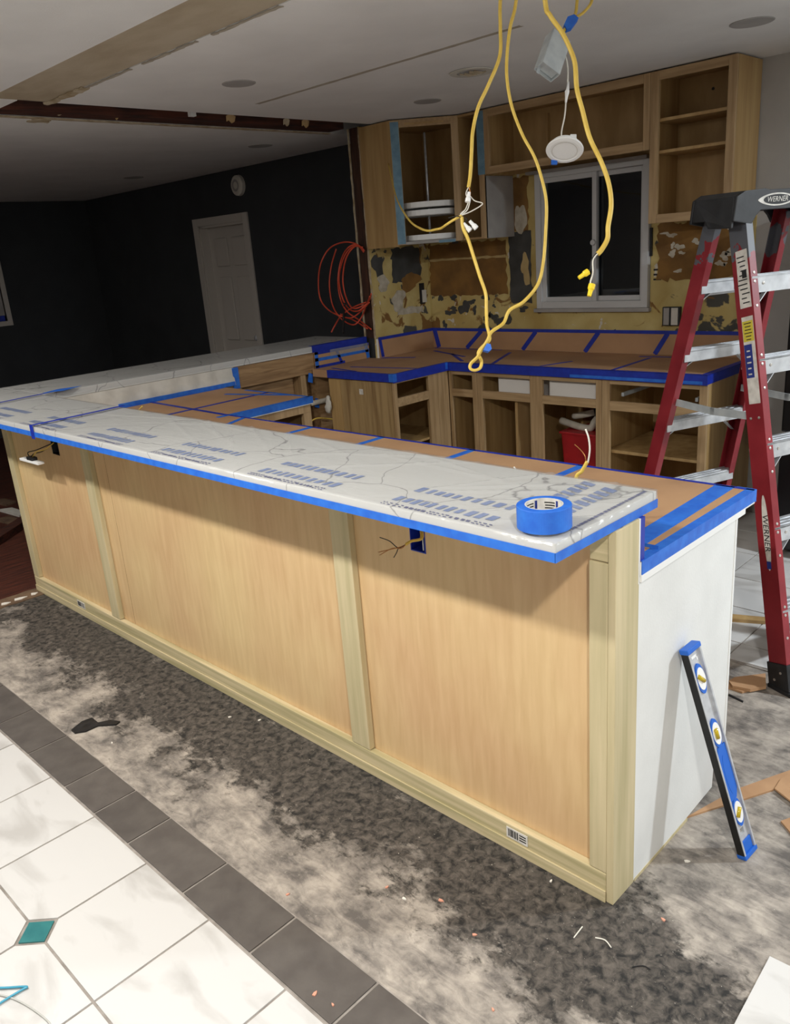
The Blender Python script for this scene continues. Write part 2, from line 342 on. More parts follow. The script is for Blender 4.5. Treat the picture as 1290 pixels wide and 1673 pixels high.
def wloc(o):
    v = Vector(o.location)
    while o.parent: o = o.parent; v += o.location
    return v
def place(o, c, parent):
    if parent is not None: o.parent = parent; o.location = Vector(c) - wloc(parent)
    else: o.location = c
def thing(name, label, cat, loc, group=None):
    o = bpy.data.objects.new(name, None); C.objects.link(o); o.location = loc; o.empty_display_size = .05
    return tag(o, label, cat, group)
def tag(o, label, cat, group=None):
    o['label'] = label; o['category'] = cat
    if group: o['group'] = group
    return o
def struct(o, label=None):
    o['kind'] = 'structure'
    if label: o['label'] = label
    return o
def box(name, lo, hi, m, parent=None, bevel=0): return MB().box(lo, hi).build(name, m, parent, bevel)
def spline(pts, sub=8, closed=False):
    P = [Vector(p) for p in pts]; n = len(P); out = []
    rng = range(n if closed else n-1)
    for i in rng:
        p0, p1, p2, p3 = (P[(i-1) % n], P[i], P[(i+1) % n], P[(i+2) % n]) if closed else (P[max(i-1, 0)], P[i], P[i+1], P[min(i+2, n-1)])
        for k in range(sub):
            t = k/sub; out.append(.5*((2*p1)+(p2-p0)*t+(2*p0-5*p1+4*p2-p3)*t*t+(3*p1-p0-3*p2+p3)*t**3))
    if not closed: out.append(P[-1])
    return out
def link_copy(o, loc, parent=None):
    c = o.copy(); C.objects.link(c); place(c, loc, parent); return c
def text_mesh(txt, origin, ex, ey, size, m, name, parent, shear=0, lift=.0006):
    """flat lettering lying in the plane spanned by unit vectors ex, ey"""
    cu = bpy.data.curves.new(name, 'FONT'); cu.body = txt; cu.size = size; cu.align_x = 'CENTER'; cu.align_y = 'CENTER'; cu.resolution_u = 2; cu.shear = shear
    t = bpy.data.objects.new('tmp', cu); C.objects.link(t); dg = bpy.context.evaluated_depsgraph_get()
    me = bpy.data.meshes.new_from_object(t.evaluated_get(dg)); bpy.data.objects.remove(t); bpy.data.curves.remove(cu)
    ex, ey = Vector(ex), Vector(ey); n = ex.cross(ey)
    k = MB(); k.v = [Vector(origin)+ex*v.co.x+ey*v.co.y+n*lift for v in me.vertices]; k.f = [tuple(p.vertices) for p in me.polygons]
    bpy.data.meshes.remove(me)
    return k.build(name, m, parent)
def strip_on_z(a, b, wdt, z, name, m, parent, th=.0012):
    a = Vector((a[0], a[1], z)); b = Vector((b[0], b[1], z)); d = (b-a).normalized(); s = Vector((-d.y, d.x, 0))*wdt/2
    return MB().prism([a-s, b-s, b+s, a+s], (0, 0, th)).build(name, m, parent)
def blob(cx, cz, rx, rz, y, name, m, parent, n=22, jag=.25, th=.003, seed=0, axis='y'):
    R = random.Random(seed); pts = []; n = max(n, 20); ph = [R.uniform(0, 6.3) for _ in range(3)]
    for i in range(n):
        q = 2*math.pi*i/n; k = 1+jag*(.55*math.sin(2*q+ph[0])+.4*math.sin(3*q+ph[1])+.3*math.sin(5*q+ph[2]))+R.uniform(-.07, .07)
        pts.append((cx+math.cos(q)*rx*k, y, cz+math.sin(q)*rz*k) if axis == 'y' else (y, cx+math.cos(q)*rx*k, cz+math.sin(q)*rz*k))
    return MB().prism(pts, (0, -th, 0) if axis == 'y' else (th, 0, 0)).build(name, m, parent)
def jagrect(x0, x1, z0, z1, y, name, m, parent, seed=0, step=.025, amp=.008, th=.003, axis='y'):
    R = random.Random(seed); pts = []
    def run(ax, az, bx, bz):
        n = max(2, int(math.hypot(bx-ax, bz-az)/step))
        for i in range(n): t = i/n; pts.append((ax+(bx-ax)*t+R.uniform(-amp, amp), az+(bz-az)*t+R.uniform(-amp, amp)))
    run(x0, z0, x1, z0); run(x1, z0, x1, z1); run(x1, z1, x0, z1); run(x0, z1, x0, z0)
    if axis == 'y': P = [(p, y, q) for p, q in pts]; d = (0, -th, 0)
    elif axis == 'x': P = [(y, p, q) for p, q in pts]; d = (th, 0, 0)
    else: P = [(p, q, y) for p, q in pts]; d = (0, 0, th)
    return MB().prism(P, d).build(name, m, parent)

# ================================================================ STRUCTURE
XK, YW, YD, XL = -3.38, 3.19, 3.13, -8.49
XR, YF = 4.0, -5.0
floor = struct(box('floor', (-3.53, YF, -.1), (XR, YW+.12, 0), 'concrete'))
fl2 = struct(box('floor_living', (XL-.1, YF, -.1), (-3.53, YW+.12, -.001), 'sub_wood'))
# bare screed edge with white drips between the wood subfloor and the slab
ed = jagrect(-3.60, -3.475, -3.0, .0, 0, 'screed_edge', 'dusty_wood', floor, 3, .05, .01, .004, 'z')
for i, (a, b) in enumerate(((-.02, -.06), (-.08, -.15), (-.17, -.22))):
    MB().prism([(-3.515+.004*i, a, .004), (-3.50, (a+b)/2, .004), (-3.51, b, .004), (-3.535, b+.01, .004), (-3.53, (a+b)/2, .004)], (0, 0, .004)).build('plaster_drip', 'chip_white', floor)
# white tiles with a teal dot at every other crossing
PIT = .3255; TX0, TY0 = -1.102, -1.04; TOP = .007
box('grout_bed', (-3.35, -3.05, 0), (1.9, -.557, .0035), 'grout', floor)
def tile_mesh(name, clip, w=PIT-.007, h=PIT-.007, m='tile_white'):
    a, b, c = w/2, h/2, .055; pts = []
    for i, (sx, sy) in enumerate(((-1, -1), (1, -1), (1, 1), (-1, 1))):
        if clip == i:
            p1, p2 = (sx*(a-c), sy*b), (sx*a, sy*(b-c))
            pts += [p1, p2] if i in (1, 3) else [p2, p1]
        else: pts.append((sx*a, sy*b))
    k = MB().prism([(x, y, 0) for x, y in pts], (0, 0, .0045)); me = bpy.data.meshes.new(name); me.from_pydata([tuple(v) for v in k.v], [], k.f); me.update()
    bm = bmesh.new(); bm.from_mesh(me); bmesh.ops.recalc_face_normals(bm, faces=bm.faces); bm.to_mesh(me); bm.free()
    me.materials.append(MATS[m]); return me
TM = {c: tile_mesh('tile', c) for c in (None, 0, 1, 2, 3)}
for i in range(-7, 9):
    for j in range(-6, 1):
        x, y = TX0+PIT*(i+.5), TY0+PIT*(j+.5)
        # dots at even crossings (i,j even)
        cx = 0 if i % 2 == 0 else 1; cy = 0 if j % 2 == 0 else 1
        clip = {(0, 0): 0, (1, 0): 1, (1, 1): 2, (0, 1): 3}[(cx, cy)]
        if j == 0 and clip in (2, 3): clip = None
        o = bpy.data.objects.new('tile', TM[clip]); C.objects.link(o); place(o, (x, y, .0025), floor)
dm = None
for i in range(-3, 5):
    for j in range(-2, 1):
        x, y = TX0+2*PIT*i, TY0+2*PIT*j
        if dm is None: dm = MB().prism([(x-.048, y, 0.003), (x, y-.048, 0.003), (x+.048, y, 0.003), (x, y+.048, 0.003)], (0, 0, .004)).build('accent_tile', 'tile_teal', floor)
        else: link_copy(dm, (x, y, .003), floor)
JX = [-3.49, -3.18, -2.88, -2.58, -2.271, -1.966, -1.663, -1.446, -1.227, -.917, -.605, -.297, .01, .32, .63, .94]
for a, b in zip(JX, JX[1:]): box('border_tile', (a+.004, -.708, .002), (b-.004, -.562, TOP), 'tile_dark', floor, .001)
box('tile_field', (-3.5, YF, 0), (XR, -3.06, .006), 'tile_white', floor)
box('tile_field', (1.95, -3.06, 0), (XR, -.75, .006), 'tile_white', floor)
# kitchen side tiles beyond the ladder
box('grout_bed', (-2.0, 1.40, 0), (2.2, YW, .0035), 'grout', floor)
for i in range(-5, 7):
    for j in range(-1, 5):
        x0, y0 = -.308+PIT*i, 1.555+PIT*j; y1 = min(y0+PIT, YW)
        if j == -1: box('tile', (x0+.003, 1.405+.02*random.random(), .0025), (x0+PIT-.003, y0+PIT-.003, TOP), 'tile_white', floor)
        elif y1-y0 > .3: o = bpy.data.objects.new('tile', TM[None]); C.objects.link(o); place(o, (x0+PIT/2, y0+PIT/2, .0025), floor)

# ceilings
_p = W(770, 117, 'z', ZC); hx, hy, hr = _p.x, _p.y, .072
ceil = struct(MB().box((-3.28, YF, ZC), (XR, .165, ZC+.08)).box((-3.28, .45, ZC), (XR, hy-hr, ZC+.08)).box((-3.28, hy+hr, ZC), (XR, YW+.12, ZC+.08)).box((-3.28, hy-hr, ZC), (hx-hr, hy+hr, ZC+.08)).box((hx+hr, hy-hr, ZC), (XR, hy+hr, ZC+.08)).box((-3.28, .165, ZC+.006), (XR, .45, ZC+.08)).build('ceiling', 'ceil'))
jagrect(-3.28, XR, .167, .447, ZC+.0025, 'plaster_patch', 'ceil_patch', ceil, 5, .05, .001, .0036, 'z')
jagrect(-3.32, -2.9, .43, .475, ZC-.004, 'torn_edge', 'torn_paper', ceil, 6, .03, .012, .005, 'z')
jagrect(-2.96, -1.25, 1.430, 1.458, ZC-.0006, 'joint_line', 'ceil_seam', ceil, 7, .05, .003, .0008, 'z')
for q in range(4): jagrect(-2.9+q*.5, -2.5+q*.5, .447, .462, ZC-.004, 'torn_edge', 'ceil_seam', ceil, 60+q, .02, .004, .003, 'z')
ceil2 = struct(box('ceiling_living', (XL-.1, YF, ZC), (-3.67, YD+.1, ZC+.08), 'ceil'))
struct(box('ceiling_soffit', (-3.67, YF, ZC), (-3.28, .30, ZC+.08), 'ceil'))
# walls
WX0, WX1, WZ0, WZ1 = -2.40, -1.595, 1.20, 2.055
wb = struct(MB().box((-3.49, YW, 0), (WX0, YW+.12, ZC)).box((WX1, YW, 0), (XR, YW+.12, ZC)).box((WX0, YW, 0), (WX1, YW+.12, WZ0)).box((WX0, YW, WZ1), (WX1, YW+.12, ZC)).build('wall_back', 'wall_grey'))
sk = MB()
sk.box((XK, YW-.004, .9), (WX0, YW, ZC)); sk.box((WX1, YW-.004, .9), (-.985, YW, 1.69)); sk.box((WX0, YW-.004, .9), (WX1, YW, WZ0)); sk.box((WX0, YW-.004, WZ1), (WX1, YW, ZC))
sk.build('stripped_drywall', 'yellow_wall', wb)
jagrect(-3.36, -2.66, 1.30, 1.66, YW-.004, 'brown_paper', 'brown_paper', wb, 1, .03, .01)
jagrect(-3.36, -2.66, 1.545, 1.56, YW-.0065, 'paper_crease', 'cream_blob', wb, 12, .04, .004, .001)
jagrect(-2.635, -2.455, 1.24, 1.70, YW-.004, 'dark_paper', 'dark_paper', wb, 2, .03, .008)
jagrect(-2.60, -2.47, 1.70, 2.04, YW-.004, 'brown_paper', 'brown_paper', wb, 14, .03, .01)
blob(-2.53, 1.78, .045, .10, YW-.0065, 'plaster_spot', 'plaster_spot', wb, seed=4)
blob(-2.50, 1.46, .035, .09, YW-.0065, 'plaster_spot', 'cream_blob', wb, seed=5, jag=.4)
jagrect(-1.55, -1.05, 1.36, 1.68, YW-.004, 'brown_paper', 'brown_paper', wb, 3, .03, .016)
for i in range(16):
    R = random.Random(100+i); blob(R.uniform(-1.52, -1.1), R.uniform(1.38, 1.66), R.uniform(.008, .028), R.uniform(.008, .022), YW-.0065, 'plaster_spot', 'plaster_spot', wb, 12, .45, .0015, i)
for i in range(14):
    R = random.Random(300+i); blob(R.uniform(-3.3, -2.5), R.uniform(1.09, 1.29), R.uniform(.012, .05), R.uniform(.01, .03), YW-.004, 'dark_paper', 'dark_paper', wb, 14, .5, .0015, i)
blob(-2.70, 1.12, .06, .028, YW-.0045, 'dark_paper', 'dark_paper', wb, 16, .35, .0015, 71); blob(-3.05, 1.21, .05, .045, YW-.0045, 'dark_paper', 'dark_paper', wb, 16, .45, .0015, 72)
# ink lettering left on the old wallboard, right of the window
for q in range(3): MB().box((-1.575, YW-.0052, 1.415-.028*q), (-1.505-.01*q, YW-.004, 1.425-.028*q)).build('printed_line', 'ink', wb)
# stub wall: two sheets of drywall over an open stud
sw = struct(MB().box((-3.485, 2.60, 0), (XK-.012, YW, ZC)).build('wall_stub', 'charcoal'))
box('stud', (-3.475, 2.585, 1.06), (-3.395, 2.602, ZC), 'dark_stud', sw)
ks = MB().box((XK-.012, 2.582, .9), (XK, YW-.004, ZC)).build('drywall_sheet', 'yellow_wall', sw)
jagrect(2.58, 2.588, 1.06, ZC, XK-.012, 'paper_edge', 'torn_paper', sw, 11, .05, .003, .0135, 'x')
jagrect(2.577, 2.588, 1.06, ZC, -3.492, 'paper_edge', 'torn_paper', sw, 15, .05, .003, .010, 'x')
jagrect(2.80, 3.10, 1.42, 1.66, XK, 'dark_paper', 'dark_paper', sw, 21, .03, .014, .002, 'x')
blob(2.98, 1.42, .10, .06, XK, 'brown_paper', 'brown_paper', sw, seed=22, axis='x', th=.0025, jag=.35)
blob(2.84, 1.30, .07, .07, XK, 'plaster_spot', 'plaster_spot', sw, seed=23, axis='x', th=.003, jag=.35)
jagrect(2.82, 3.10, 1.19, 1.24, XK, 'plaster_spot', 'plaster_spot', sw, 24, .03, .008, .0025, 'x')
blob(2.66, 1.55, .045, .09, XK, 'dark_paper', 'dark_paper', sw, seed=25, axis='x', th=.0025, jag=.45)
blob(2.70, 1.43, .06, .05, XK, 'plaster_spot', 'plaster_spot', sw, seed=26, axis='x', th=.003, jag=.4)
# living-room walls
DX0, DX1, DZ = -6.27, -5.53, 2.0
wl = struct(MB().box((XL-.1, YD, 0), (DX0, YD+.16, ZC)).box((DX1, YD, 0), (-3.485, YD+.16, ZC)).box((DX0, YD, DZ), (DX1, YD+.16, ZC)).build('wall_living_back', 'charcoal'))
VY0, VY1, VZ0, VZ1 = .9, 2.0, 1.23, 2.05
wv = struct(MB().box((XL-.1, YF, 0), (XL, VY0, ZC)).box((XL-.1, VY1, 0), (XL, YD, ZC)).box((XL-.1, VY0, 0), (XL, VY1, VZ0)).box((XL-.1, VY0, VZ1), (XL, VY1, ZC)).build('wall_living_left', 'charcoal'))
struct(box('wall_right', (XR, YF, 0), (XR+.1, YW+.12, ZC), 'room_wall'))
struct(box('wall_front', (XL-.1, YF-.1, 0), (XR+.1, YF, ZC), 'room_wall'))
# door in the dark wall
d1 = struct(thing('door_1', 'off-white six-panel door in the charcoal wall', 'door', ((DX0+DX1)/2, YD, 0)));
del d1['category']
for nm, lo, hi in (('door_casing', (DX0-.075, YD-.018, 0), (DX0, YD+.0, DZ+.07)), ('door_casing', (DX1, YD-.018, 0), (DX1+.075, YD, DZ+.07)), ('door_casing', (DX0, YD-.018, DZ), (DX1, YD, DZ+.07))): box(nm, lo, hi, 'door_paint', d1, .003)
for nm, lo, hi in (('door_jamb', (DX0, YD, 0), (DX0+.02, YD+.14, DZ)), ('door_jamb', (DX1-.02, YD, 0), (DX1, YD+.14, DZ)), ('door_jamb', (DX0, YD, DZ-.02), (DX1, YD+.14, DZ))): box(nm, lo, hi, 'door_paint', d1)
leaf = box('door_leaf', (DX0+.02, YD+.085, .01), (DX1-.02, YD+.125, DZ-.02), 'door_paint', d1)
for xa, xb in ((DX0+.12, -5.945), (-5.865, DX1-.12)):
    for za, zb in ((.2, .78), (.92, 1.52), (1.62, 1.88)):
        box('door_panel', (xa, YD+.068, za), (xb, YD+.085, zb), 'door_paint', leaf, .012)
MB().lathe((DX1-.09, YD+.085, .95), (0, -1, 0), [(0, .06), (.02, .058), (.028, .045), (.02, .03), (.012, .02), (.012, 0)], 14).build('door_knob', 'alu', d1, smooth=True)
# windows
def slider(root, x0, x1, z0, z1, y0, y1):
    fr = .042
    for lo, hi in (((x0, y0, z0), (x0+fr, y1, z1)), ((x1-fr, y0, z0), (x1, y1, z1)), ((x0+fr, y0, z0), (x1-fr, y1, z0+fr)), ((x0+fr, y0, z1-fr), (x1-fr, y1, z1))): box('window_frame', lo, hi, 'vinyl', root, .003)
    xm = (x0+x1)/2 + .025; s = .03
    for nm, (a, b, ya, yb) in (('sash', (x0+fr, xm+.02, y0+.012, y0+.04)), ('sash', (xm-.02, x1-fr, y0+.042, y0+.07))):
        q = MB().box((a, ya, z0+fr), (a+s, yb, z1-fr)).box((b-s, ya, z0+fr), (b, yb, z1-fr)).box((a+s, ya, z0+fr), (b-s, yb, z0+fr+s)).box((a+s, ya, z1-fr-s), (b-s, yb, z1-fr)).build(nm, 'vinyl', root, .002)
        MB().box((a+s, (ya+yb)/2-.002, z0+fr+s), (b-s, (ya+yb)/2+.002, z1-fr-s)).build('pane', 'glass', q)
    return xm
w1 = thing('window_1', 'white vinyl sliding window in the stripped kitchen wall', 'window', ((WX0+WX1)/2, YW, WZ0)); del w1['category']; struct(w1)
xm = slider(w1, WX0+.003, WX1-.003, WZ0+.003, WZ1-.003, YW-.035, YW+.06)
MB().lathe((xm, YW-.024, 1.60), (0, -1, 0), [(0, .014), (.016, .012), (.02, 0)], 12).build('window_latch', 'vinyl', w1)
box('window_stool', (WX0-.02, YW-.04, WZ0-.022), (WX1+.01, YW-.001, WZ0+.002), 'grey_side', w1, .003)
MB().box((WX0-.012, YW-.03, 1.33), (WX0+.002, YW-.006, 1.36)).build('window_clip', 'ink', w1)
MB().box((WX1, YW-.02, 1.50), (WX1+.012, YW-.006, 1.66)).build('strike_plate', 'ink', w1)
w2 = thing('window_2', 'pale framed window in the charcoal side wall', 'window', (XL, (VY0+VY1)/2, VZ0)); del w2['category']; struct(w2)
for lo, hi in (((XL-.06, VY0-.06, VZ0-.05), (XL+.018, VY0, VZ1+.05)), ((XL-.06, VY1, VZ0-.05), (XL+.018, VY1+.05, VZ1+.05)), ((XL-.06, VY0, VZ0-.05), (XL+.018, VY1, VZ0)), ((XL-.06, VY0, VZ1), (XL+.018, VY1, VZ1+.05))): box('window_frame', lo, hi, 'door_paint', w2, .003)
box('blind', (XL-.05, VY0, VZ0+.06), (XL-.03, VY1, VZ1), 'grey_side', w2)
box('pane', (XL-.06, VY0, VZ0), (XL-.052, VY1, VZ1), 'tape_navy', w2)

# exposed header where the wall came out
hd = thing('ceiling_header', 'exposed dark brown timber header in the torn ceiling slot', 'beam', (-3.48, 1.45, ZC))
box('timber', (-3.668, .302, ZC+.005), (-3.52, YW-.61, ZC+.20), 'beam_wood', hd, .004)
box('timber', (-3.518, .302, ZC+.045), (-3.40, YW-.61, ZC+.20), 'beam_wood', hd, .004)
box('timber', (-3.398, .302, ZC+.09), (-3.282, YW-.61, ZC+.20), 'beam_wood', hd, .004)
for i, (y, a) in enumerate(((1.62, .05), (2.05, .03), (2.2, .04), (.62, .03), (.95, .02))):
    R = random.Random(40+i); x = -3.50 if i < 3 else -3.60
    pts = [(x, y, ZC+.035), (x+.015, y+a*.5, ZC+.045), (x+.02, y+a, ZC+.03), (x+.012, y+a*.9, ZC+.004), (x+.004, y+a*.6, ZC-.012*R.random()), (x-.004, y+a*.35, ZC+.012), (x-.01, y+a*.1, ZC+.006)]
    MB().prism(pts, (.004, .002, 0)).build('torn_flap', 'torn_paper' if i % 2 else 'cab_side', hd)
MB().box((-3.41, 1.30, ZC+.0), (-3.38, 1.335, ZC+.05)).build('wall_anchor', 'white_plastic', hd)
blob(0, 0, 1, 1, 0, 'tmp', 'ink', None) and bpy.data.objects.remove(bpy.data.objects['tmp'])
jagrect(-3.80, -3.72, .55, .66, ZC-.004, 'torn_paper_scrap', 'torn_paper', ceil2, 33, .02, .012, .004, 'z')
jagrect(-3.69, -3.655, .3, 2.58, ZC-.006, 'torn_edge', 'torn_paper', ceil2, 34, .04, .005, .006, 'z')

# ================================================================ BAR PENINSULA
def holed(name, lo, hi, holes, m, parent):
    """slab in x and z with rectangular openings (x0, x1, z0, z1) right through its depth"""
    k = MB(); x = lo[0]
    for a0, a1, c0, c1 in sorted(holes):
        k.box((x, lo[1], lo[2]), (a0, hi[1], hi[2])).box((a0, lo[1], lo[2]), (a1, hi[1], c0)).box((a0, lo[1], c1), (a1, hi[1], hi[2])); x = a1
    k.box((x, lo[1], lo[2]), hi); return k.build(name, m, parent)
bar = thing('bar_peninsula', 'raised plywood-panelled breakfast bar with poplar trim and white drywall end', 'kitchen bar', (-1.8, .05, 0))
L = -3.57; PY = .024
_a, _b = W(669, 866, 'y', PY), W(696, 905, 'y', PY); HOLE1 = (_a.x, _b.x, _b.z, .955)
_a, _b = W(87, 728, 'y', PY), W(95, 743, 'y', PY); HOLE2 = (_a.x-.02, _b.x+.02, .84, .93)
holed('knee_wall_core', (L+.004, PY+.014, 0), (-.014, .105, 1.027), [HOLE1, HOLE2], 'raw_ply', bar)
for a, b in ((-3.57, -2.64), (-2.64, -.955), (-.955, -.002)):
    holed('plywood_panel', (a+.002, PY, .01), (b-.002, PY+.012, 1.026), [h for h in (HOLE1, HOLE2) if a < h[0] and h[1] < b], 'birch', bar)
box('panel_seam', (-2.487, PY-.0006, .09), (-2.4855, PY, 1.026), 'raw_ply', bar)
for a, b, zt in ((-3.57, -3.505, 1.026), (-2.668, -2.59, 1.026), (-.978, -.893, 1.026), (-.07, -.0205, .944)):
    box('stile', (a, 0, .0895), (b, PY, zt), 'poplar', bar, .003)
box('filler_block', (-.07, .004, .946), (-.0205, PY, 1.026), 'poplar_rail', bar, .002)
rail = box('base_rail', (L, -.001, 0), (-.0205, PY, .088), 'poplar_rail', bar, .004)
box('shoe_strip', (L, -.005, 0.0), (-.0205, -.0008, .036), 'poplar_rail', rail, .0015)
box('corner_post', (-.02, -.001, .002), (0, .105, 1.026), 'poplar', bar, .002)
body = box('cabinet_body', (-3.44, .106, .10), (-.014, .645, .879), 'old_oak', bar)
box('toe_kick', (-3.44, .106, 0), (-.014, .58, .10), 'dark_stud', bar)
DP = [(.106, .006), (.40, .012), (.585, .02), (.59, .115), (.655, .135), (.655, .879), (.106, .879)]
MB().prism([(-.013, y, z) for y, z in DP], (.012, 0, 0)).build('drywall_panel', 'drywall_white', bar)
box('corner_bead', (-.02, .652, .135), (.0015, .662, .879), 'bead_white', bar, .002)
box('wood_shim', (-.012, .11, 0), (.0, .42, .01), 'poplar', bar)
# barcode stickers
def sticker(px0, px1, par):
    a = W(px0[0], px0[1], 'y', -.002); b = W(px1[0], px1[1], 'y', -.002)
    s = box('barcode_sticker', (a.x, -.0032, .044), (b.x, -.0012, .078), 'label_white', par)
    x = a.x+.006; R = random.Random(3)
    k = MB()
    while x < a.x+(b.x-a.x)*.55:
        q = R.choice((.0012, .002, .003)); k.box((x, -.0038, .05), (x+q, -.0033, .074)); x += q+R.choice((.0015, .003))
    for z in (.052, .060, .068): k.box((a.x+(b.x-a.x)*.62, -.0038, z), (b.x-.005, -.0033, z+.0035))
    k.build('barcode', 'ink', s)['kind'] = 'stuff'
sticker((828, 1372), (862, 1388), rail); sticker((127, 985), (139, 992), rail)
# junction box, right
def jbox(nm, x0, x1, z0, z1, parent, m='tape_navy'):
    k = MB(); t = .003; y0, y1 = PY-.0015, PY+.06
    k.box((x0, y0, z0), (x0+t, y1, z1)).box((x1-t, y0, z0), (x1, y1, z1)).box((x0+t, y0, z0), (x1-t, y1, z0+t)).box((x0+t, y0, z1-t), (x1-t, y1, z1))
    j = k.build(nm, m, parent); box('box_back', (x0, y1, z0), (x1, y1+.003, z1), m, j); return j
a = W(669, 866, 'y', PY); b = W(696, 905, 'y', PY)
jb = jbox('junction_box', a.x, b.x, b.z, .955, bar)
box('metal_ear', (b.x-.008, PY-.004, b.z+.01), (b.x-.005, PY-.002, .94), 'alu', jb)
c0 = Vector((b.x-.012, PY, .905))
P = [c0, W(688, 880, 'y', -.02), W(672, 884, 'y', -.045), W(662, 890, 'y', -.06)]
cable = thing('cable_stub', 'short yellow cable stub with splayed wires poking out of the bar panel', 'cable', c0)
MB().tube(spline(P, 5), .0052, 8, .7).build('sheath', 'cable_yellow', cable, smooth=True)
for (pts, m) in (([(662, 890), (650, 895), (636, 884), (620, 878)], 'wire_black'), ([(662, 890), (655, 896), (640, 896), (620, 907)], 'copper'), ([(660, 891), (652, 894), (636, 898), (618, 902)], 'copper'), ([(658, 892), (650, 897), (648, 902), (643, 911)], 'wire_black')):
    MB().tube(spline([W(x, y, 'y', -.06-.004*i) for i, (x, y) in enumerate(pts)], 5), .0013, 6).build('wire', m, cable, smooth=True)
# junction box, left, with its outlet hanging out
a = W(87, 728, 'y', PY); b = W(95, 743, 'y', PY)
jb2 = jbox('junction_box', a.x-.02, b.x+.02, .84, .93, bar, 'black_plastic')
out = thing('hanging_outlet', 'white outlet dangling by its wires under the bar overhang', 'outlet', W(53, 752, 'y', -.05))
p0, p1 = W(37, 749, 'y', -.06), W(67, 757, 'y', -.06); ax = (p1-p0).normalized(); up = Vector((0, 0, 1)); up = (up-ax*up.dot(ax)).normalized(); ot = ax.cross(up)
mid = (p0+p1)/2
MB().obox(mid, ax, ot, up, ((p1-p0).length/2, .016, .006)).build('outlet_face', 'white_plastic', out, .002)
MB().obox(mid+up*.012+ax*.01, ax, ot, up, (.032, .014, .010)).build('outlet_body', 'black_plastic', out, .002)
MB().obox(mid-ax*.058+up*.006, ax, ot, up, (.010, .008, .0015)).build('mounting_ear', 'galv', out)
for s in (-.006, .016): MB().lathe(mid+ax*s+up*.014-ot*.0145, -ot, [(0, .004), (.0045, .003), (.0045, 0)], 8).build('terminal_screw', 'galv', out)
cc = Vector(((a.x+b.x)/2, PY, .90))
for (mid_px, end_off, m) in (((74, 734), .02, 'cable_yellow'), ((70, 737), .005, 'wire_black'), ((60, 735), -.02, 'wire_black')):
    MB().tube(spline([cc, W(*mid_px, 'y', -.02), W(mid_px[0]-14, mid_px[1]+4, 'y', -.045), mid+ax*end_off+up*.02], 6), .0026, 6).build('wire', m, out, smooth=True)

# ================================================================ BAR COUNTERTOP (L)
top = thing('bar_countertop', 'white veined bar slab under clear plastic film edged with blue tape', 'countertop', (-2.0, 0, 1.027))
OV = -.226; BX = -.008
poly = [(-4.03, OV), (BX, OV), (BX, .196), (-3.47, .196), (-3.47, 2.574), (-4.03, 2.574)]
MB().prism([(x, y, 1.0272) for x, y in poly], (0, 0, .0396)).build('slab', 'quartz', top, .003)
# film: wavy sheet over the top, falling over the front, right and kitchen edges
def film_sheet(x0, x1, y0, y1, nx, ny, name, parent, amp, drop, seed, ridge=None):
    R = random.Random(seed); ph = [(R.uniform(2, 9), R.uniform(2, 9), R.uniform(0, 6)) for _ in range(7)]
    k = MB(); idx = {}
    def hgt(x, y):
        h = sum(math.sin(a*x*2+b*y*3+c) for a, b, c in ph)/7
        e = .003+amp*max(h, -.2)
        if ridge: e += ridge(x, y)
        return HB+e
    for i in range(nx+1):
        for j in range(ny+1):
            x = x0+(x1-x0)*i/nx; y = y0+(y1-y0)*j/ny; idx[i, j] = len(k.v); k.v.append(Vector((x, y, hgt(x, y))))
    for i in range(nx):
        for j in range(ny): k.f.append((idx[i, j], idx[i+1, j], idx[i+1, j+1], idx[i, j+1]))
    def skirt(keys, off):
        base = len(k.v)
        for kk in keys: p = k.v[kk]; k.v.append(Vector((p.x+off[0], p.y+off[1], HB-drop)))
        for q in range(len(keys)-1): k.f.append((keys[q], keys[q+1], base+q+1, base+q))
    skirt([idx[i, 0] for i in range(nx+1)], (0, -.0015)); skirt([idx[nx, j] for j in range(ny+1)], (.0015, 0)); skirt([idx[i, ny] for i in range(nx+1)], (0, .0015))
    return k.build(name, 'film', parent, smooth=True)
RID = [(-.6, .14, .9, -.25), (-.62, .10, .9, -.1), (-.15, .05, .75, .6), (-.12, -.02, .75, .62), (-.25, .1, .7, .5), (-.07, .06, .7, .75), (-1.75, .16, .9, -.12), (-1.7, .1, .9, -.45), (-1.5, .14, .9, -.5), (-1.3, .13, .8, -.62), (-1.15, .14, .9, -.3), (-1.85, .05, .9, -.35), (-.75, .05, .8, .55), (-1.45, .0, .8, -.55), (-.02, -.05, .9, .7), (-.35, .12, .55, .8), (-.28, .02, .8, .45), (-.20, -.10, .7, .75), (-.9, .1, .9, .35), (-1.6, .05, .85, -.3), (-1.9, .12, .9, .3), (-2.3, .1, .95, .2)]
def ridge(x, y):
    e = 0
    for cx, cy, dx, dy in RID:
        n = math.hypot(dx, dy); ux, uy = dx/n, dy/n; a = (x-cx)*ux+(y-cy)*uy; d = -(x-cx)*uy+(y-cy)*ux
        if abs(a) < .35: e += .0045*math.exp(-(d/.005)**2)*(1-(a/.35)**2)
    return e
f1 = film_sheet(-4.02, BX+.001, OV-.001, .197, 420, 56, 'plastic_film', top, .0012, .024, 3, ridge)
f2 = film_sheet(-4.02, -3.469, .197, 2.56, 30, 90, 'plastic_film', top, .0012, .03, 4)
# lower half of the slab edge: blue tape
box('edge_tape', (-4.03, OV-.003, 1.0265), (BX+.002, OV-.001, 1.0475), 'tape_blue', top)
box('edge_tape', (BX+.001, OV-.003, 1.0265), (BX+.003, .197, 1.0475), 'tape_blue', top)
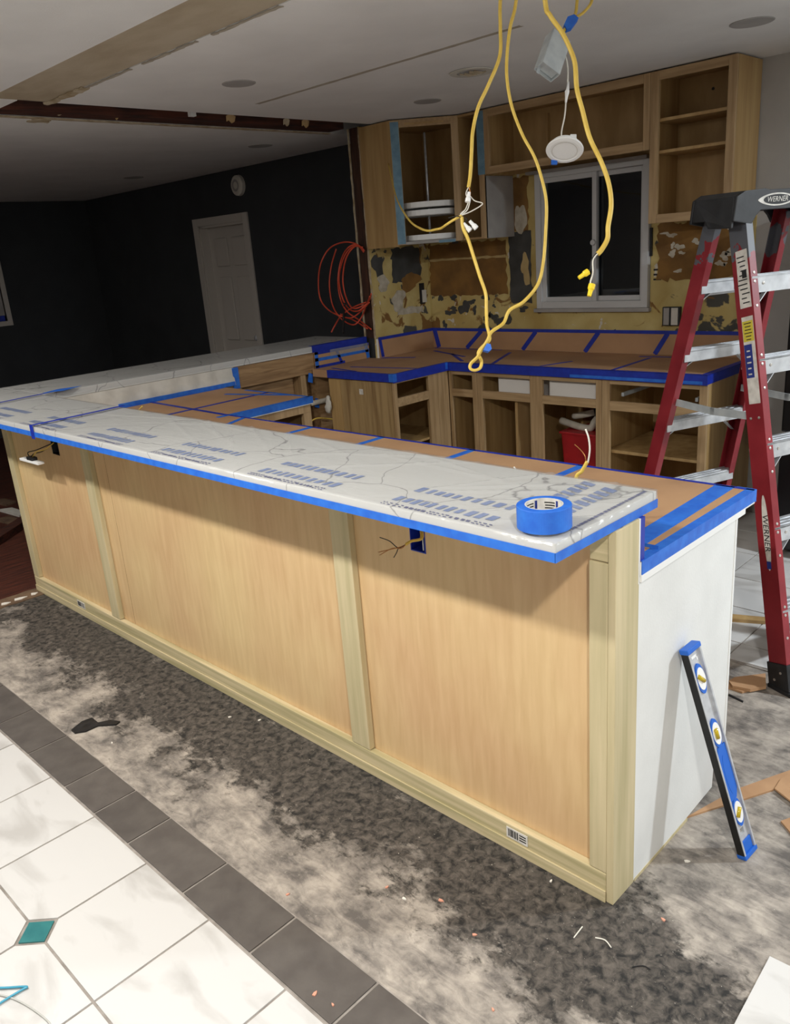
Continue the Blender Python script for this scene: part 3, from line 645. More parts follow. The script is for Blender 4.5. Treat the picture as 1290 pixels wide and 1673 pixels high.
# seam tape across the bar and out over the kitchen edge
S = [(-2.548, OV-.004), (-2.556, -.037), (-2.581, .205)]
for a, b in zip(S, S[1:]): strip_on_z(a, b, .022, HB+.0075, 'seam_tape', 'tape_navy', top)
box('seam_tape', (-2.565, OV-.0052, 1.018), (-2.535, OV-.0032, HB+.0085), 'tape_navy', top)
strip_on_z((-3.35, -.226), (-3.45, .30), .020, HB+.0075, 'seam_tape', 'tape_navy', top)
MB().prism([(-3.44, .20, HB+.009), (-3.40, .30, HB+.009), (-3.46, .42, HB+.009), (-3.49, .30, HB+.009)], (0, 0, .0012)).build('tape_corner', 'tape_blue', top)
# print on the film: two rows of slanted blocks and one row of fine lettering, repeated
def print_group(x0, seed, par):
    R = random.Random(seed)
    def row(y, x, x1, hgt_, m, sl, wmin, wmax, gap):
        k = MB()
        while x < x1:
            wd = R.uniform(wmin, wmax); hh = hgt_*R.uniform(.8, 1.1); z = HB+.0012
            k.prism([(x, y-hh/2, z), (x+wd, y-hh/2, z), (x+wd+sl, y+hh/2, z), (x+sl, y+hh/2, z)], (0, 0, .0004)); x += wd+gap*R.uniform(.6, 1.3)
        k.build('film_print', m, par)['kind'] = 'stuff'
    row(-.083, x0+.002, x0+.325, .034, 'print_blue', .002, .013, .021, .014)
    row(-.166, x0+.004, x0+.320, .034, 'print_blue', .002, .013, .021, .014)
    k = MB(); x = x0
    while x < x0+.33:
        wd = R.uniform(.004, .012); t = (x-x0)/.33
        for q, hh in ((-.006, .0045), (.005, .0045)) if not (.2 < t < .42 or .62 < t < .85) else ((-.001, .011),):
            k.prism([(x, -.209+q-hh/2, HB+.0012), (x+wd, -.209+q-hh/2, HB+.0012), (x+wd-.003, -.209+q+hh/2, HB+.0012), (x-.003, -.209+q+hh/2, HB+.0012)], (0, 0, .0004))
        x += wd+R.uniform(.003, .009)
    k.build('film_print', 'print_navy', par)['kind'] = 'stuff'
for i in range(-2, 4): print_group(-2.155+.547*i, 20+i, f1)
# the last repeat, folded round the right-hand end
R = random.Random(9); k = MB(); y = -.14
while y < .17:
    wd = R.uniform(.006, .014); k.prism([(-.030, y, HB+.0016), (-.022, y, HB+.0016), (-.022, y+wd, HB+.0016), (-.030, y+wd, HB+.0016)], (0, 0, .0004)); y += wd+R.uniform(.002, .006)
k.build('film_print', 'print_navy', f1)['kind'] = 'stuff'
for (x, y0) in ((-.10, -.06), (-.17, -.02)):
    k = MB(); y = y0
    while y < .17:
        wd = R.uniform(.014, .024); k.prism([(x-.022, y, HB+.0014), (x+.018, y-.012, HB+.0014), (x+.018, y+wd-.012, HB+.0014), (x-.022, y+wd, HB+.0014)], (0, 0, .0004)); y += wd+.012
    k.build('film_print', 'print_blue', f1)['kind'] = 'stuff'

# ================================================================ LOWER COUNTER (front run + left leg)
ctr = thing('lower_counter', 'lower counter behind the bar covered in brown paper and blue tape', 'countertop', (-1.6, .5, .88))
pc = [(-3.45, .106), (.004, .106), (.004, .77), (-2.60, .77), (-2.60, 1.31), (-3.45, 1.31)]
MB().prism([(x, y, .8795) for x, y in pc], (0, 0, .039)).build('slab', 'quartz_edge', ctr, .002)
pp = [(-3.45, .107), (.003, .107), (.003, .769), (-2.601, .769), (-2.601, 1.309), (-3.45, 1.309)]
MB().prism([(x, y, .9185) for x, y in pp], (0, 0, .0014)).build('kraft_paper', 'kraft', ctr)
zt = .9199
strip_on_z((-2.6, .763), (.003, .763), .012, zt, 'tape_strip', 'tape_navy', ctr)
box('tape_strip', (-2.6, .769, .885), (.005, .7715, .921), 'tape_navy', ctr)
for (a, b) in (((-1.50, .196), (-1.505, .766)), ((-1.03, .196), (-1.03, .766)), ((-.565, .196), (-.562, .766)), ((-1.963, .196), (-1.955, .766))): strip_on_z(a, b, .03, zt, 'tape_strip', 'tape_blue', ctr)
strip_on_z((-.068, .108), (-.082, .766), .056, zt, 'tape_strip', 'tape_blue', ctr)
strip_on_z((-.008, .108), (-.008, .768), .026, zt, 'tape_strip', 'tape_blue', ctr)
box('tape_strip', (.0042, .107, .887), (.0062, .7718, .9215), 'tape_blue', ctr)
box('tape_strip', (-.05, .770, .884), (.006, .773, .9215), 'tape_blue', ctr)
box('slab_lip', (.0, .106, .868), (.006, .70, .887), 'bead_white', ctr, .001)
# tape up the back of the bar
box('tape_strip', (-3.44, .1965, .921), (-.0, .1975, .93), 'tape_blue', ctr)
box('tape_strip', (-.006, .1055, .92), (.0015, .125, 1.026), 'tape_navy', ctr)
box('white_strip', (-.006, .1, .865), (.0012, .1055, 1.026), 'bead_white', ctr)
# left leg
box('tape_strip', (-2.601, .74, .885), (-2.598, 1.312, .9213), 'tape_blue', ctr)
strip_on_z((-2.612, .70), (-2.612, 1.31), .03, zt, 'tape_strip', 'tape_blue', ctr)
strip_on_z((-2.40, .60), (-2.47, .76), .028, zt, 'tape_strip', 'tape_blue', ctr)
strip_on_z((-2.95, .40), (-2.98, 1.30), .026, zt, 'tape_strip', 'tape_navy', ctr)
strip_on_z((-3.44, .80), (-2.61, .76), .022, zt+.0012, 'tape_strip', 'tape_navy', ctr)
strip_on_z((-3.435, .55), (-3.435, 1.30), .03, zt, 'tape_strip', 'tape_blue', ctr)
strip_on_z((-3.2, 1.295), (-2.61, 1.295), .022, zt, 'tape_strip', 'tape_blue', ctr)
strip_on_z((-3.2, 1.15), (-2.75, 1.29), .024, zt+.0012, 'tape_strip', 'tape_blue', ctr)

# base unit carrying the left leg
lb = thing('base_cabinet', 'open-fronted base cabinet beneath the short left leg of papered counter', 'cabinet', (-3.04, 1.04, 0), 'base cabinets')
box('cabinet_side', (-3.44, 1.285, 0), (-2.64, 1.303, .878), 'cab_inside', lb)
box('top_rail', (-2.64, .78, .835), (-2.615, 1.303, .878), 'old_oak', lb)
box('stile', (-2.64, 1.25, 0), (-2.615, 1.303, .834), 'old_oak', lb)
box('stile', (-2.64, .78, 0), (-2.615, .82, .834), 'old_oak', lb)
box('cabinet_bottom', (-3.44, .78, .09), (-2.641, 1.284, .105), 'cab_inside', lb)

# ================================================================ LEFT KNEE WALL
kw = thing('knee_wall', 'knee wall under the left bar with raw plywood strip and open framing', 'wall', (-3.51, 1.3, 0))
box('wall_core', (-3.56, .107, 0), (-3.455, 1.40, 1.026), 'raw_ply', kw)
box('back_board', (-3.56, 1.401, 0), (-3.545, 2.575, 1.026), 'raw_ply', kw)
box('plywood_strip', (-3.475, 1.402, .893), (-3.455, 2.055, 1.026), 'raw_ply', kw, .002)
box('wall_core', (-3.544, 2.06, 0), (-3.452, 2.575, 1.026), 'raw_ply', kw)
for y in (1.405, 1.93): box('stud', (-3.54, y, 0), (-3.46, y+.045, .892), 'old_oak', kw, .002)
# plastic sheet hanging from the slab to the paper
k = MB(); n = 60
for i in range(n+1):
    y = .2+1.195*i/n; w_ = .003*math.sin(i*.9)+.004*math.sin(i*.37+1)
    k.v.append(Vector((-3.450+.003, y, 1.03))); k.v.append(Vector((-3.440+w_, y, .975))); k.v.append(Vector((-3.435+w_*.5, y, .922)))
for i in range(n):
    for j in range(2): q = i*3+j; k.f.append((q, q+1, q+4, q+3))
sh = k.build('hanging_film', 'off_white', kw, smooth=True)
box('tape_strip', (-3.456, 1.385, .895), (-3.444, 1.43, 1.026), 'tape_blue', kw)
box('tape_strip', (-3.440, .60, .9215), (-3.427, 1.385, .945), 'tape_blue', kw)
# papered splash at the far end of the knee wall
sp = box('kraft_paper', (-3.452, 2.06, .922), (-3.449, 2.575, 1.03), 'kraft', kw)
for (y0, z0, y1, z1, wd, m) in ((2.06, .978, 2.57, .978, .022, 'tape_blue'), (2.075, .925, 2.075, 1.03, .03, 'tape_blue'), (2.06, 1.022, 2.57, 1.022, .02, 'tape_navy'), (2.06, .93, 2.33, .93, .018, 'tape_navy'), (2.30, .93, 2.26, 1.02, .022, 'tape_navy'), (2.54, 1.03, 2.56, .925, .03, 'tape_blue')):
    a = Vector((-3.4475, y0, z0)); b = Vector((-3.4475, y1, z1)); d = (b-a).normalized(); s = Vector((0, -d.z, d.y))*wd/2
    MB().prism([a-s, b-s, b+s, a+s], (.0012, 0, 0)).build('tape_strip', m, kw)
box('clear_film', (-3.4455, 2.2, .985), (-3.4445, 2.56, 1.03), 'film', kw)
box('tape_strip', (-3.50, 2.06, 1.0705), (-3.465, 2.575, 1.0722), 'tape_navy', top)
box('tape_strip', (-3.4675, 2.06, 1.026), (-3.466, 2.575, 1.0705), 'tape_navy', top)
# bits of tape, pipe and cable in the dishwasher gap
for (px, py) in ((507, 617), (494, 663), (518, 658)):
    c = W(px, py, 'x', -3.452); R = random.Random(px)
    MB().prism([(-3.455, c.y-.025, c.z-.025), (-3.455, c.y+.015, c.z-.04), (-3.455, c.y+.025, c.z+.02), (-3.455, c.y-.01, c.z+.035)], (.003, 0, 0)).build('tape_scrap', 'tape_blue', kw)
a, b = W(505, 660, 'x', -3.44), W(540, 652, 'x', -3.44)
pv = tag(MB().tube([Vector((-3.44, 1.98, a.z)), Vector((-3.44, 2.30, b.z))], .017, 12).build('pipe', 'pvc', None, smooth=True), 'pale horizontal pipe crossing the dishwasher gap', 'pipe')
rg = W(533, 655, 'y', 2.02); k = MB(); R = random.Random(8); nn_ = 14
for a_ in range(9):
    for b_ in range(nn_):
        q_ = 2*math.pi*b_/nn_; h_ = a_/8; rr = (.006+.019*math.sin(h_*2.6+.4))*(1+R.uniform(-.35, .35)); k.v.append(Vector((rg.x+rr*math.cos(q_)*1.1+.01*h_, 2.03+rr*math.sin(q_)*.6, rg.z-.085+.12*h_)))
for a_ in range(8):
    for b_ in range(nn_): k.f.append((a_*nn_+b_, a_*nn_+(b_+1) % nn_, (a_+1)*nn_+(b_+1) % nn_, (a_+1)*nn_+b_))
k.f.append(tuple(range(nn_))); k.f.append(tuple(8*nn_+b_ for b_ in range(nn_)))
tag(k.build('rag', 'off_white', None, smooth=True), 'crumpled white rag stuffed beside the corner cabinet', 'rag')
tag(MB().tube(spline([W(508, 688, 'x', -3.4), W(520, 683, 'x', -3.4), W(545, 685, 'x', -3.4)], 6), .005, 8).build('cable', 'cable_yellow', None, smooth=True), 'yellow cable running behind the dishwasher gap', 'cable')

# ================================================================ BACK RUN: counter and base cabinets
bc = thing('back_counter', 'papered and blue-taped counter along the window wall and corner', 'countertop', (-2.2, 2.9, .88))
q = [(-3.447, 2.03), (-2.685, 2.03), (-2.685, 2.545), (-.935, 2.545), (-.935, 3.168), (XK, 3.168), (XK, 2.58), (-3.447, 2.574)]
MB().prism([(x, y, .8797) for x, y in q], (0, 0, .039)).build('slab', 'quartz_edge', bc)
MB().prism([(x+(.001 if x < -3 else -.001), y+.001, .9187) for x, y in q], (0, 0, .0013)).build('kraft_paper', 'kraft', bc)
box('backsplash', (XK+.001, 3.169, .9187), (-.95, YW-.0045, 1.055), 'quartz_edge', bc)
box('backsplash', (XK+.0005, 2.585, .9187), (XK+.02, 3.168, 1.055), 'quartz_edge', bc)
box('kraft_paper', (XK+.021, 3.166, .921), (-.951, 3.1685, 1.054), 'kraft', bc)
box('kraft_paper', (XK+.0205, 2.586, .921), (XK+.0225, 3.165, 1.054), 'kraft', bc)
TN = 'tape_navy'
box('edge_tape', (-2.684, 2.543, .868), (-.934, 2.5455, .922), TN, bc); box('edge_tape', (-2.684, 2.543, .9201), (-.934, 2.57, .9215), TN, bc)
box('edge_tape', (-1.75, 2.5415, .872), (-.96, 2.5432, .888), 'tape_blue', bc)
box('edge_tape', (-2.6852, 2.028, .868), (-2.683, 2.545, .922), TN, bc); box('edge_tape', (-2.71, 2.03, .9201), (-2.684, 2.56, .9215), TN, bc)
box('edge_tape', (-.936, 2.545, .872), (-.934, 3.168, .922), TN, bc); box('edge_tape', (-.975, 2.545, .9201), (-.934, 3.168, .9214), TN, bc)
box('edge_tape', (-3.30, 2.0285, .872), (-2.684, 2.031, .922), TN, bc)
box('paper_edge', (-3.447, 2.0285, .872), (-3.301, 2.031, .922), 'kraft', bc)
strip_on_z((-3.30, 2.045), (-2.69, 2.045), .02, .9201, 'tape_strip', TN, bc)
strip_on_z((-3.35, 2.12), (-3.05, 2.06), .022, .9202, 'tape_strip', TN, bc)
strip_on_z((-3.25, 2.20), (-2.72, 2.28), .02, .9202, 'tape_strip', TN, bc)
box('tape_corner', (-2.72, 2.0275, .875), (-2.682, 2.06, .9225), 'tape_blue', bc)
box('tape_corner', (-2.688, 2.52, .88), (-2.6825, 2.548, .9225), 'tape_blue', bc)
# along the splash tops
box('tape_strip', (XK+.02, 3.164, 1.045), (-.951, 3.1662, 1.066), TN, bc); box('tape_strip', (XK+.022, 2.586, 1.045), (XK+.0242, 3.165, 1.066), TN, bc)
def splash_tape(x0, x1, wd=.03):
    a = Vector((x0, 3.1655, 1.05)); b = Vector((x1, 3.1655, .923)); d = (b-a).normalized(); s = Vector((-d.z, 0, d.x))*wd/2
    MB().prism([a-s, b-s, b+s, a+s], (0, -.0014, 0)).build('tape_strip', TN, bc)
for x0, x1 in ((-2.884, -3.03), (-2.415, -2.53), (-1.934, -2.035), (-1.464, -1.545)): splash_tape(x0, x1)
splash_tape(-3.335, -3.30, .04)
strip_on_z((-3.32, 3.14), (-2.69, 3.14), .018, .9201, 'tape_strip', TN, bc)
for a, b in (((-2.55, 3.05), (-2.33, 2.56)), ((-1.90, 2.80), (-1.98, 2.58)), ((-1.60, 3.08), (-1.40, 3.09)), ((-1.51, 3.04), (-1.49, 2.56)), ((-2.95, 2.90), (-2.62, 2.62)), ((-3.2, 3.0), (-2.75, 2.80))): strip_on_z(a, b, .024, .9203, 'tape_strip', TN, bc)
a = Vector((XK+.0235, 2.60, 1.05)); b = Vector((XK+.0235, 2.62, .925))
MB().prism([a+Vector((0, -.014, 0)), b+Vector((0, -.014, 0)), b+Vector((0, .014, 0)), a+Vector((0, .014, 0))], (.0014, 0, 0)).build('tape_strip', TN, bc)
strip_on_z((-3.35, 2.60), (-3.10, 2.68), .03, .9203, 'tape_strip', TN, bc)

# corner base cabinet
cb = thing('corner_base_cabinet', 'stained wooden corner base cabinet with an open drawer slot', 'cabinet', (-3.05, 2.5, 0), 'base cabinets')
side = box('side_panel', (-3.31, 2.05, 0), (-2.722, 2.068, .879), 'stain_side', cb)
box('side_batten', (-3.31, 2.046, 0), (-3.20, 2.05, .86), 'cab_side', cb)
MB().box((-3.02, 2.0485, .775), (-2.985, 2.0495, .81)).build('paper_sticker', 'label_white', side)
FX = -2.70
def fx(nm, y0, y1, z0, z1, m='old_oak'): return box(nm, (FX-.02, y0, z0), (FX, y1, z1), m, cb, .0015)
fx('stile', 2.05, 2.075, 0, .879); fx('stile', 2.365, 2.455, 0, .879); fx('stile', 2.456, 2.56, 0, .879)
fx('rail', 2.076, 2.364, .858, .879, 'old_oak_rail'); fx('rail', 2.076, 2.364, .71, .765, 'old_oak_rail'); fx('rail', 2.076, 2.364, .09, .13, 'old_oak_rail')
box('shelf', (-3.30, 2.07, .44), (FX-.021, 2.60, .455), 'cab_side', cb)
box('cabinet_back', (-3.36, 2.61, 0), (FX-.021, 2.62, .879), 'cab_inside', cb); box('cabinet_bottom', (-3.30, 2.07, .09), (FX-.021, 2.60, .105), 'cab_inside', cb)
# face-framed base units on the window wall
def base_unit(name, label, x0, x1, stiles, shelf, midz=(.697, .747)):
    t = thing(name, label, 'cabinet', ((x0+x1)/2, 2.9, 0), 'base cabinets'); y0, y1 = 2.565, 2.585
    for a, b in stiles: box('stile', (a, y0, 0), (b, y1, .879), 'old_oak', t, .0015)
    for (a, b), (c, d) in zip(stiles, stiles[1:]):
        for z0, z1 in ((.841, .879), midz, (.09, .125)): box('rail', (b+.0005, y0, z0), (c-.0005, y1, z1), 'old_oak_rail', t, .0015)
    box('side_panel', (x0, y1, 0), (x0+.014, 3.16, .879), 'cab_side', t); box('side_panel', (x1-.014, y1, 0), (x1, 3.16, .879), 'cab_side', t)
    box('back_panel', (x0+.015, 3.15, 0), (x1-.015, 3.16, .879), 'cab_inside', t); box('cabinet_bottom', (x0+.015, y1, .105), (x1-.015, 3.149, .12), 'cab_inside', t)
    if shelf: box('shelf', (x0+.015, y1+.01, shelf), (x1-.015, 3.148, shelf+.016), 'cab_side', t, .002)
    return t
nb = base_unit('narrow_base_cabinet', 'narrow base cabinet with open drawer slot between corner cabinet and sink base', -2.698, -2.462, [(-2.698, -2.675), (-2.50, -2.462)], None)
sb = base_unit('sink_base_cabinet', 'double-opening sink base cabinet holding the red bucket', -2.46, -1.556, [(-2.46, -2.42), (-2.05, -1.96), (-1.593, -1.556)], None)
rb = base_unit('shelf_base_cabinet', 'doorless base cabinet with one wide shelf behind the stepladder', -1.554, -.94, [(-1.554, -1.505), (-.983, -.94)], .437, (.692, .745))
box('divider', (-2.19, 2.60, .125), (-2.17, 3.14, .70), 'cab_inside', sb)
box('divider', (-1.90, 2.90, .12), (-1.885, 3.14, .80), 'cab_side', sb)
box('drawer_runner', (-1.45, 2.60, .77), (-1.435, 3.10, .79), 'galv', rb)
box('drawer_runner', (-1.02, 2.60, .77), (-1.005, 3.10, .79), 'galv', rb)
# sink bowls seen through the drawer slots
def bowl(x0, x1, label):
    k = MB(); z0, z1, y0, y1 = .70, .878, 2.62, 3.02; t = .012
    k.box((x0, y0, z0), (x1, y0+t, z1)).box((x0, y1-t, z0), (x1, y1, z1)).box((x0, y0+t, z0), (x0+t, y1-t, z1)).box((x1-t, y0+t, z0), (x1, y1-t, z1)).box((x0+t, y0+t, z0), (x1-t, y1-t, z0+t))
    tag(k.build('sink_bowl', 'porcelain', None, .004), label, 'sink')
bowl(-2.33, -2.02, 'white sink bowl seen through the slot nearer the corner cabinet'); bowl(-1.945, -1.61, 'white sink bowl above the red bucket')
# red bucket, drain pipes
bk = thing('bucket', 'red square bucket under the sink drain', 'bucket', (-1.74, 2.85, .121))
k = MB(); z0, z1 = .121, .50
k.hexa([(-1.90, 2.72, z0), (-1.62, 2.72, z0), (-1.62, 2.98, z0), (-1.90, 2.98, z0), (-1.92, 2.70, z1), (-1.60, 2.70, z1), (-1.60, 3.0, z1), (-1.92, 3.0, z1)])
k.build('bucket_body', 'red_plastic', bk, .01)
box('bucket_rim', (-1.928, 2.692, .488), (-1.596, 3.008, .503), 'red_plastic', bk, .004)
dr = thing('drain_trap', 'grey plastic sink drain trap resting over the red bucket', 'pipe', (-1.78, 2.85, .52))
MB().tube(spline([(-1.98, 2.80, .545), (-1.85, 2.78, .525), (-1.76, 2.78, .52), (-1.735, 2.79, .56), (-1.74, 2.86, .585)], 6), .022, 12).build('pipe', 'pvc', dr, smooth=True)
MB().tube(spline([(-1.90, 2.82, .575), (-1.80, 2.80, .60), (-1.74, 2.84, .615)], 5), .02, 12).build('pipe', 'pvc', dr, smooth=True)
MB().tube([(-1.76, 2.83, .60), (-1.66, 2.90, .63)], .045, 14).build('rubber_coupling', 'black_plastic', dr, smooth=True)
MB().tube([(-1.66, 2.80, .53), (-1.60, 2.78, .55)], .025, 12).build('pipe', 'pvc', dr, smooth=True)
box('wall_flange', (-1.86, 3.13, .50), (-1.62, 3.148, .70), 'off_white', dr, .003)

# ================================================================ UPPER CABINETS
Z0, Z1 = 1.675, 2.432
# diagonal corner cabinet
uc = thing('corner_wall_cabinet', 'diagonal corner wall cabinet with blue-taped frame and lazy susan inside', 'cabinet', (-3.1, 2.9, Z0), 'wall cabinets')
A, B = Vector((-3.09, 2.58, 0)), Vector((-2.785, 2.885, 0)); dg = (B-A).normalized(); nn = Vector((dg.y, -dg.x, 0))
box('end_panel', (XK+.002, 2.575, Z0-.01), (-3.09, 2.593, Z1), 'cab_side', uc, .002)
MB().prism([(XK+.002, 2.594, Z0), (-3.09, 2.594, Z0), (-2.80, 2.885, Z0), (-2.80, 3.185, Z0), (XK+.002, 3.185, Z0)], (0, 0, .014)).build('cabinet_bottom', 'grey_side', uc)
MB().prism([(XK+.002, 2.594, Z1-.014), (-3.09, 2.594, Z1-.014), (-2.80, 2.885, Z1-.014), (-2.80, 3.185, Z1-.014), (XK+.002, 3.185, Z1-.014)], (0, 0, .014)).build('cabinet_top', 'cab_inside', uc)
box('back_panel', (XK+.002, 2.594, Z0+.015), (XK+.008, 3.185, Z1-.015), 'cab_inside', uc); box('back_panel', (XK+.009, 3.178, Z0+.015), (-2.80, 3.185, Z1-.015), 'cab_inside', uc)
box('side_panel', (-2.80, 2.89, Z0), (-2.787, 3.185, Z1), 'cab_inside', uc)
def dface(nm, s0, s1, z0, z1, m, th=.02, off=0):
    a = A+dg*s0+nn*off; b = A+dg*s1+nn*off
    return MB().prism([(a.x, a.y, z0), (b.x, b.y, z0), (b.x-nn.x*th, b.y-nn.y*th, z0), (a.x-nn.x*th, a.y-nn.y*th, z0)], (0, 0, z1-z0)).build(nm, m, uc)
LD = (B-A).length
dface('stile', 0, .055, Z0, Z1, 'old_oak'); dface('stile', LD-.045, LD, Z0, Z1, 'old_oak'); dface('rail', .056, LD-.046, Z1-.045, Z1, 'old_oak_rail'); dface('rail', .056, LD-.046, Z0, Z0+.018, 'grey_side')
dface('stile_tape', -.004, .053, Z0+.005, Z1-.01, 'tape_old', .001, .0012); dface('rail_tape', LD-.16, LD-.05, Z0-.004, Z0+.014, 'tape_old', .001, .0012)
dface('top_batten', .09, LD-.09, Z1-.035, Z1-.02, 'cab_side', .006, .006)
ls = thing('lazy_susan', 'three-tier lazy susan with white trays on a slim pole', 'turntable', (-3.07, 2.88, Z0+.014))
cpt = (-3.07, 2.88, 0)
MB().tube([(cpt[0], cpt[1], Z0+.016), (cpt[0], cpt[1], Z1-.06)], .008, 10).build('pole', 'alu', ls, smooth=True)
for z in (Z0+.02, 1.85, 1.90):
    MB().lathe((cpt[0], cpt[1], z), (0, 0, 1), [(0, 0), (.205, 0), (.21, .004), (.21, .036), (.204, .036), (.203, .006), (0, .005)], 40).build('tray', 'white_plastic', ls, smooth=False)
# narrow cabinet between the corner and the window
nc = thing('narrow_wall_cabinet', 'narrow open wall cabinet with a grey-painted flank beside the window', 'cabinet', (-2.68, 3.03, Z0), 'wall cabinets')
box('side_panel', (-2.602, 2.90, Z0), (-2.588, 3.185, Z1), 'cab_side', nc); box('grey_flank', (-2.588, 2.887, Z0), (-2.584, 3.183, 2.052), 'grey_side', nc)
box('stile', (-2.625, 2.88, Z0), (-2.584, 2.90, Z1), 'old_oak', nc, .0015)
box('back_panel', (-2.786, 3.178, Z0), (-2.603, 3.185, Z1), 'cab_inside', nc); box('cabinet_bottom', (-2.786, 2.89, Z0), (-2.603, 3.177, Z0+.012), 'cab_inside', nc); box('cabinet_top', (-2.786, 2.89, Z1-.014), (-2.603, 3.177, Z1), 'cab_inside', nc)
box('stile_tape', (-2.63, 2.8785, 2.06), (-2.575, 2.8798, Z1-.005), 'tape_old', nc)
# cabinet over the window
def open_box(t, x0, x1, z0, z1, yf, rails, stiles):
    for a, b in stiles: box('stile', (a, yf, z0), (b, yf+.02, z1), 'old_oak', t, .0015)
    for a, b in rails: box('rail', (stiles[0][1]+.0005, yf, a), (stiles[-1][0]-.0005, yf+.02, b), 'old_oak_rail', t, .0015)
    box('side_panel', (x0, yf+.0205, z0), (x0+.014, 3.185, z1), 'cab_side', t); box('side_panel', (x1-.014, yf+.0205, z0), (x1, 3.185, z1), 'cab_side', t)
    box('back_panel', (x0+.0145, 3.176, z0), (x1-.0145, 3.185, z1), 'cab_inside', t)
    box('cabinet_top', (x0+.0145, yf+.0205, z1-.014), (x1-.0145, 3.175, z1), 'cab_inside', t); box('cabinet_bottom', (x0+.0145, yf+.0205, rails[0][1]-.016), (x1-.0145, 3.175, rails[0][1]-.002), 'cab_inside', t)
vc = thing('bridge_wall_cabinet', 'long doorless wall cabinet bridging over the kitchen window', 'cabinet', (-2.0, 3.03, 2.056), 'wall cabinets')
open_box(vc, -2.58, -1.458, 2.058, Z1, 2.88, [(2.058, 2.102), (2.387, Z1)], [(-2.58, -2.54), (-1.496, -1.458)])
box('mid_board', (-2.30, 3.15, 2.105), (-2.285, 3.174, 2.38), 'cab_side', vc)
R = random.Random(5)
box('old_trim', (-2.44, 3.12, 2.04), (-1.60, 3.17, 2.0575), 'grey_side', vc)
rc = thing('tall_wall_cabinet', 'doorless wall cabinet with two shelves right of the window', 'cabinet', (-1.23, 3.03, Z0), 'wall cabinets')
open_box(rc, -1.456, -1.0, 1.68, Z1, 2.88, [(1.68, 1.725), (2.388, Z1)], [(-1.456, -1.41), (-1.043, -1.0)])
for z in (2.19, 2.033): box('shelf', (-1.441, 2.905, z), (-1.015, 3.175, z+.016), 'cab_side', rc, .002)
for (x, z) in ((-1.16, 2.30), (-1.10, 2.34), (-1.25, 2.34)): MB().lathe((x, 3.1755, z), (0, -1, 0), [(0, .002), (.008, .002), (.008, 0)], 10).build('dark_dot', 'ink', rc)  # small flat dark discs set on the back panel, nothing drilled
# small wall boxes
ob = thing('outlet_box', 'metal-faced outlet box on the stripped wall right of the window', 'outlet', (-1.445, YW, 1.15))
box('box_shell', (-1.50, YW-.03, 1.095), (-1.39, YW-.0045, 1.205), 'black_plastic', ob, .003); box('outlet_face', (-1.49, YW-.036, 1.10), (-1.455, YW-.0305, 1.20), 'grey_side', ob, .002); box('outlet_face', (-1.442, YW-.036, 1.10), (-1.40, YW-.0305, 1.20), 'off_white', ob, .002)
ob2 = thing('switch_box', 'black switch box with a white block near the stub wall corner', 'outlet', (XK, 3.06, 1.30))
box('box_shell', (XK+.001, 3.07, 1.25), (XK+.006, 3.12, 1.40), 'black_plastic', ob2); box('switch_block', (XK+.006, 3.09, 1.26), (XK+.012, 3.135, 1.35), 'off_white', ob2, .002)

# ================================================================ STEPLADDER
ld = thing('stepladder', 'red fibreglass stepladder with black cap and aluminium steps', 'ladder', (-.384, 1.697, 0))
LM = Vector((-.384, 1.697, 0)); th = .372
wv_ = Vector((math.sin(th), math.cos(th), 0)); ov = Vector((math.cos(th), -math.sin(th), 0)); ZT = 1.685
def rail_pts(side, sec): return LM+wv_*(.529/2*side)+ov*(.918/2*sec), LM+wv_*(.364/2*side)+ov*(.055*sec)+Vector((0, 0, ZT))
RA = {}
def channel(side, sec, dep, flg):
    a, b = rail_pts(side, sec); ax = (b-a).normalized(); o = (ov-ax*ov.dot(ax)).normalized(); ww = ax.cross(o); ww = ww if ww.dot(wv_) > 0 else -ww
    inn = -ww*side; t = .004; k = MB(); a2 = a+ax*(.03/ax.z); cen = (a2+b)/2; hl = (b-a2).length/2
    k.obox(cen, o, ww, ax, (dep/2, t/2, hl))
    for s in (-1, 1): k.obox(cen+o*s*(dep/2-t/2)+inn*flg/2, o, ww, ax, (t/2, flg/2, hl))
    r = k.build('rail', 'ladder_red', ld, .0008); RA[side, sec] = (a, b, ax, o, ww, inn, dep, r)
    # foot
    z0 = a.copy(); f = MB()
    f.obox(a+ax*.058+inn*.008, o, ww, ax, (dep/2+.005, .016, .05)); f.obox(Vector((a.x, a.y, .008))+inn*.008, ov, wv_, (0, 0, 1), (dep/2+.012, .018, .0078))
    ft = f.build('rubber_foot', 'black_plastic', ld, .002)
    for s in (-.5, .5): MB().lathe(a+ax*(.06+s*.03)+o*s*.03-inn*.0085, -inn, [(0, .003), (.005, .002), (.005, 0)], 8).build('rivet', 'rivet', ft)
for side in (-1, 1):
    channel(side, 1, .078, .030); channel(side, -1, .062, .028)
def on_rail(side, sec, z):
    a, b = rail_pts(side, sec); return a+(b-a)*(z/ZT)
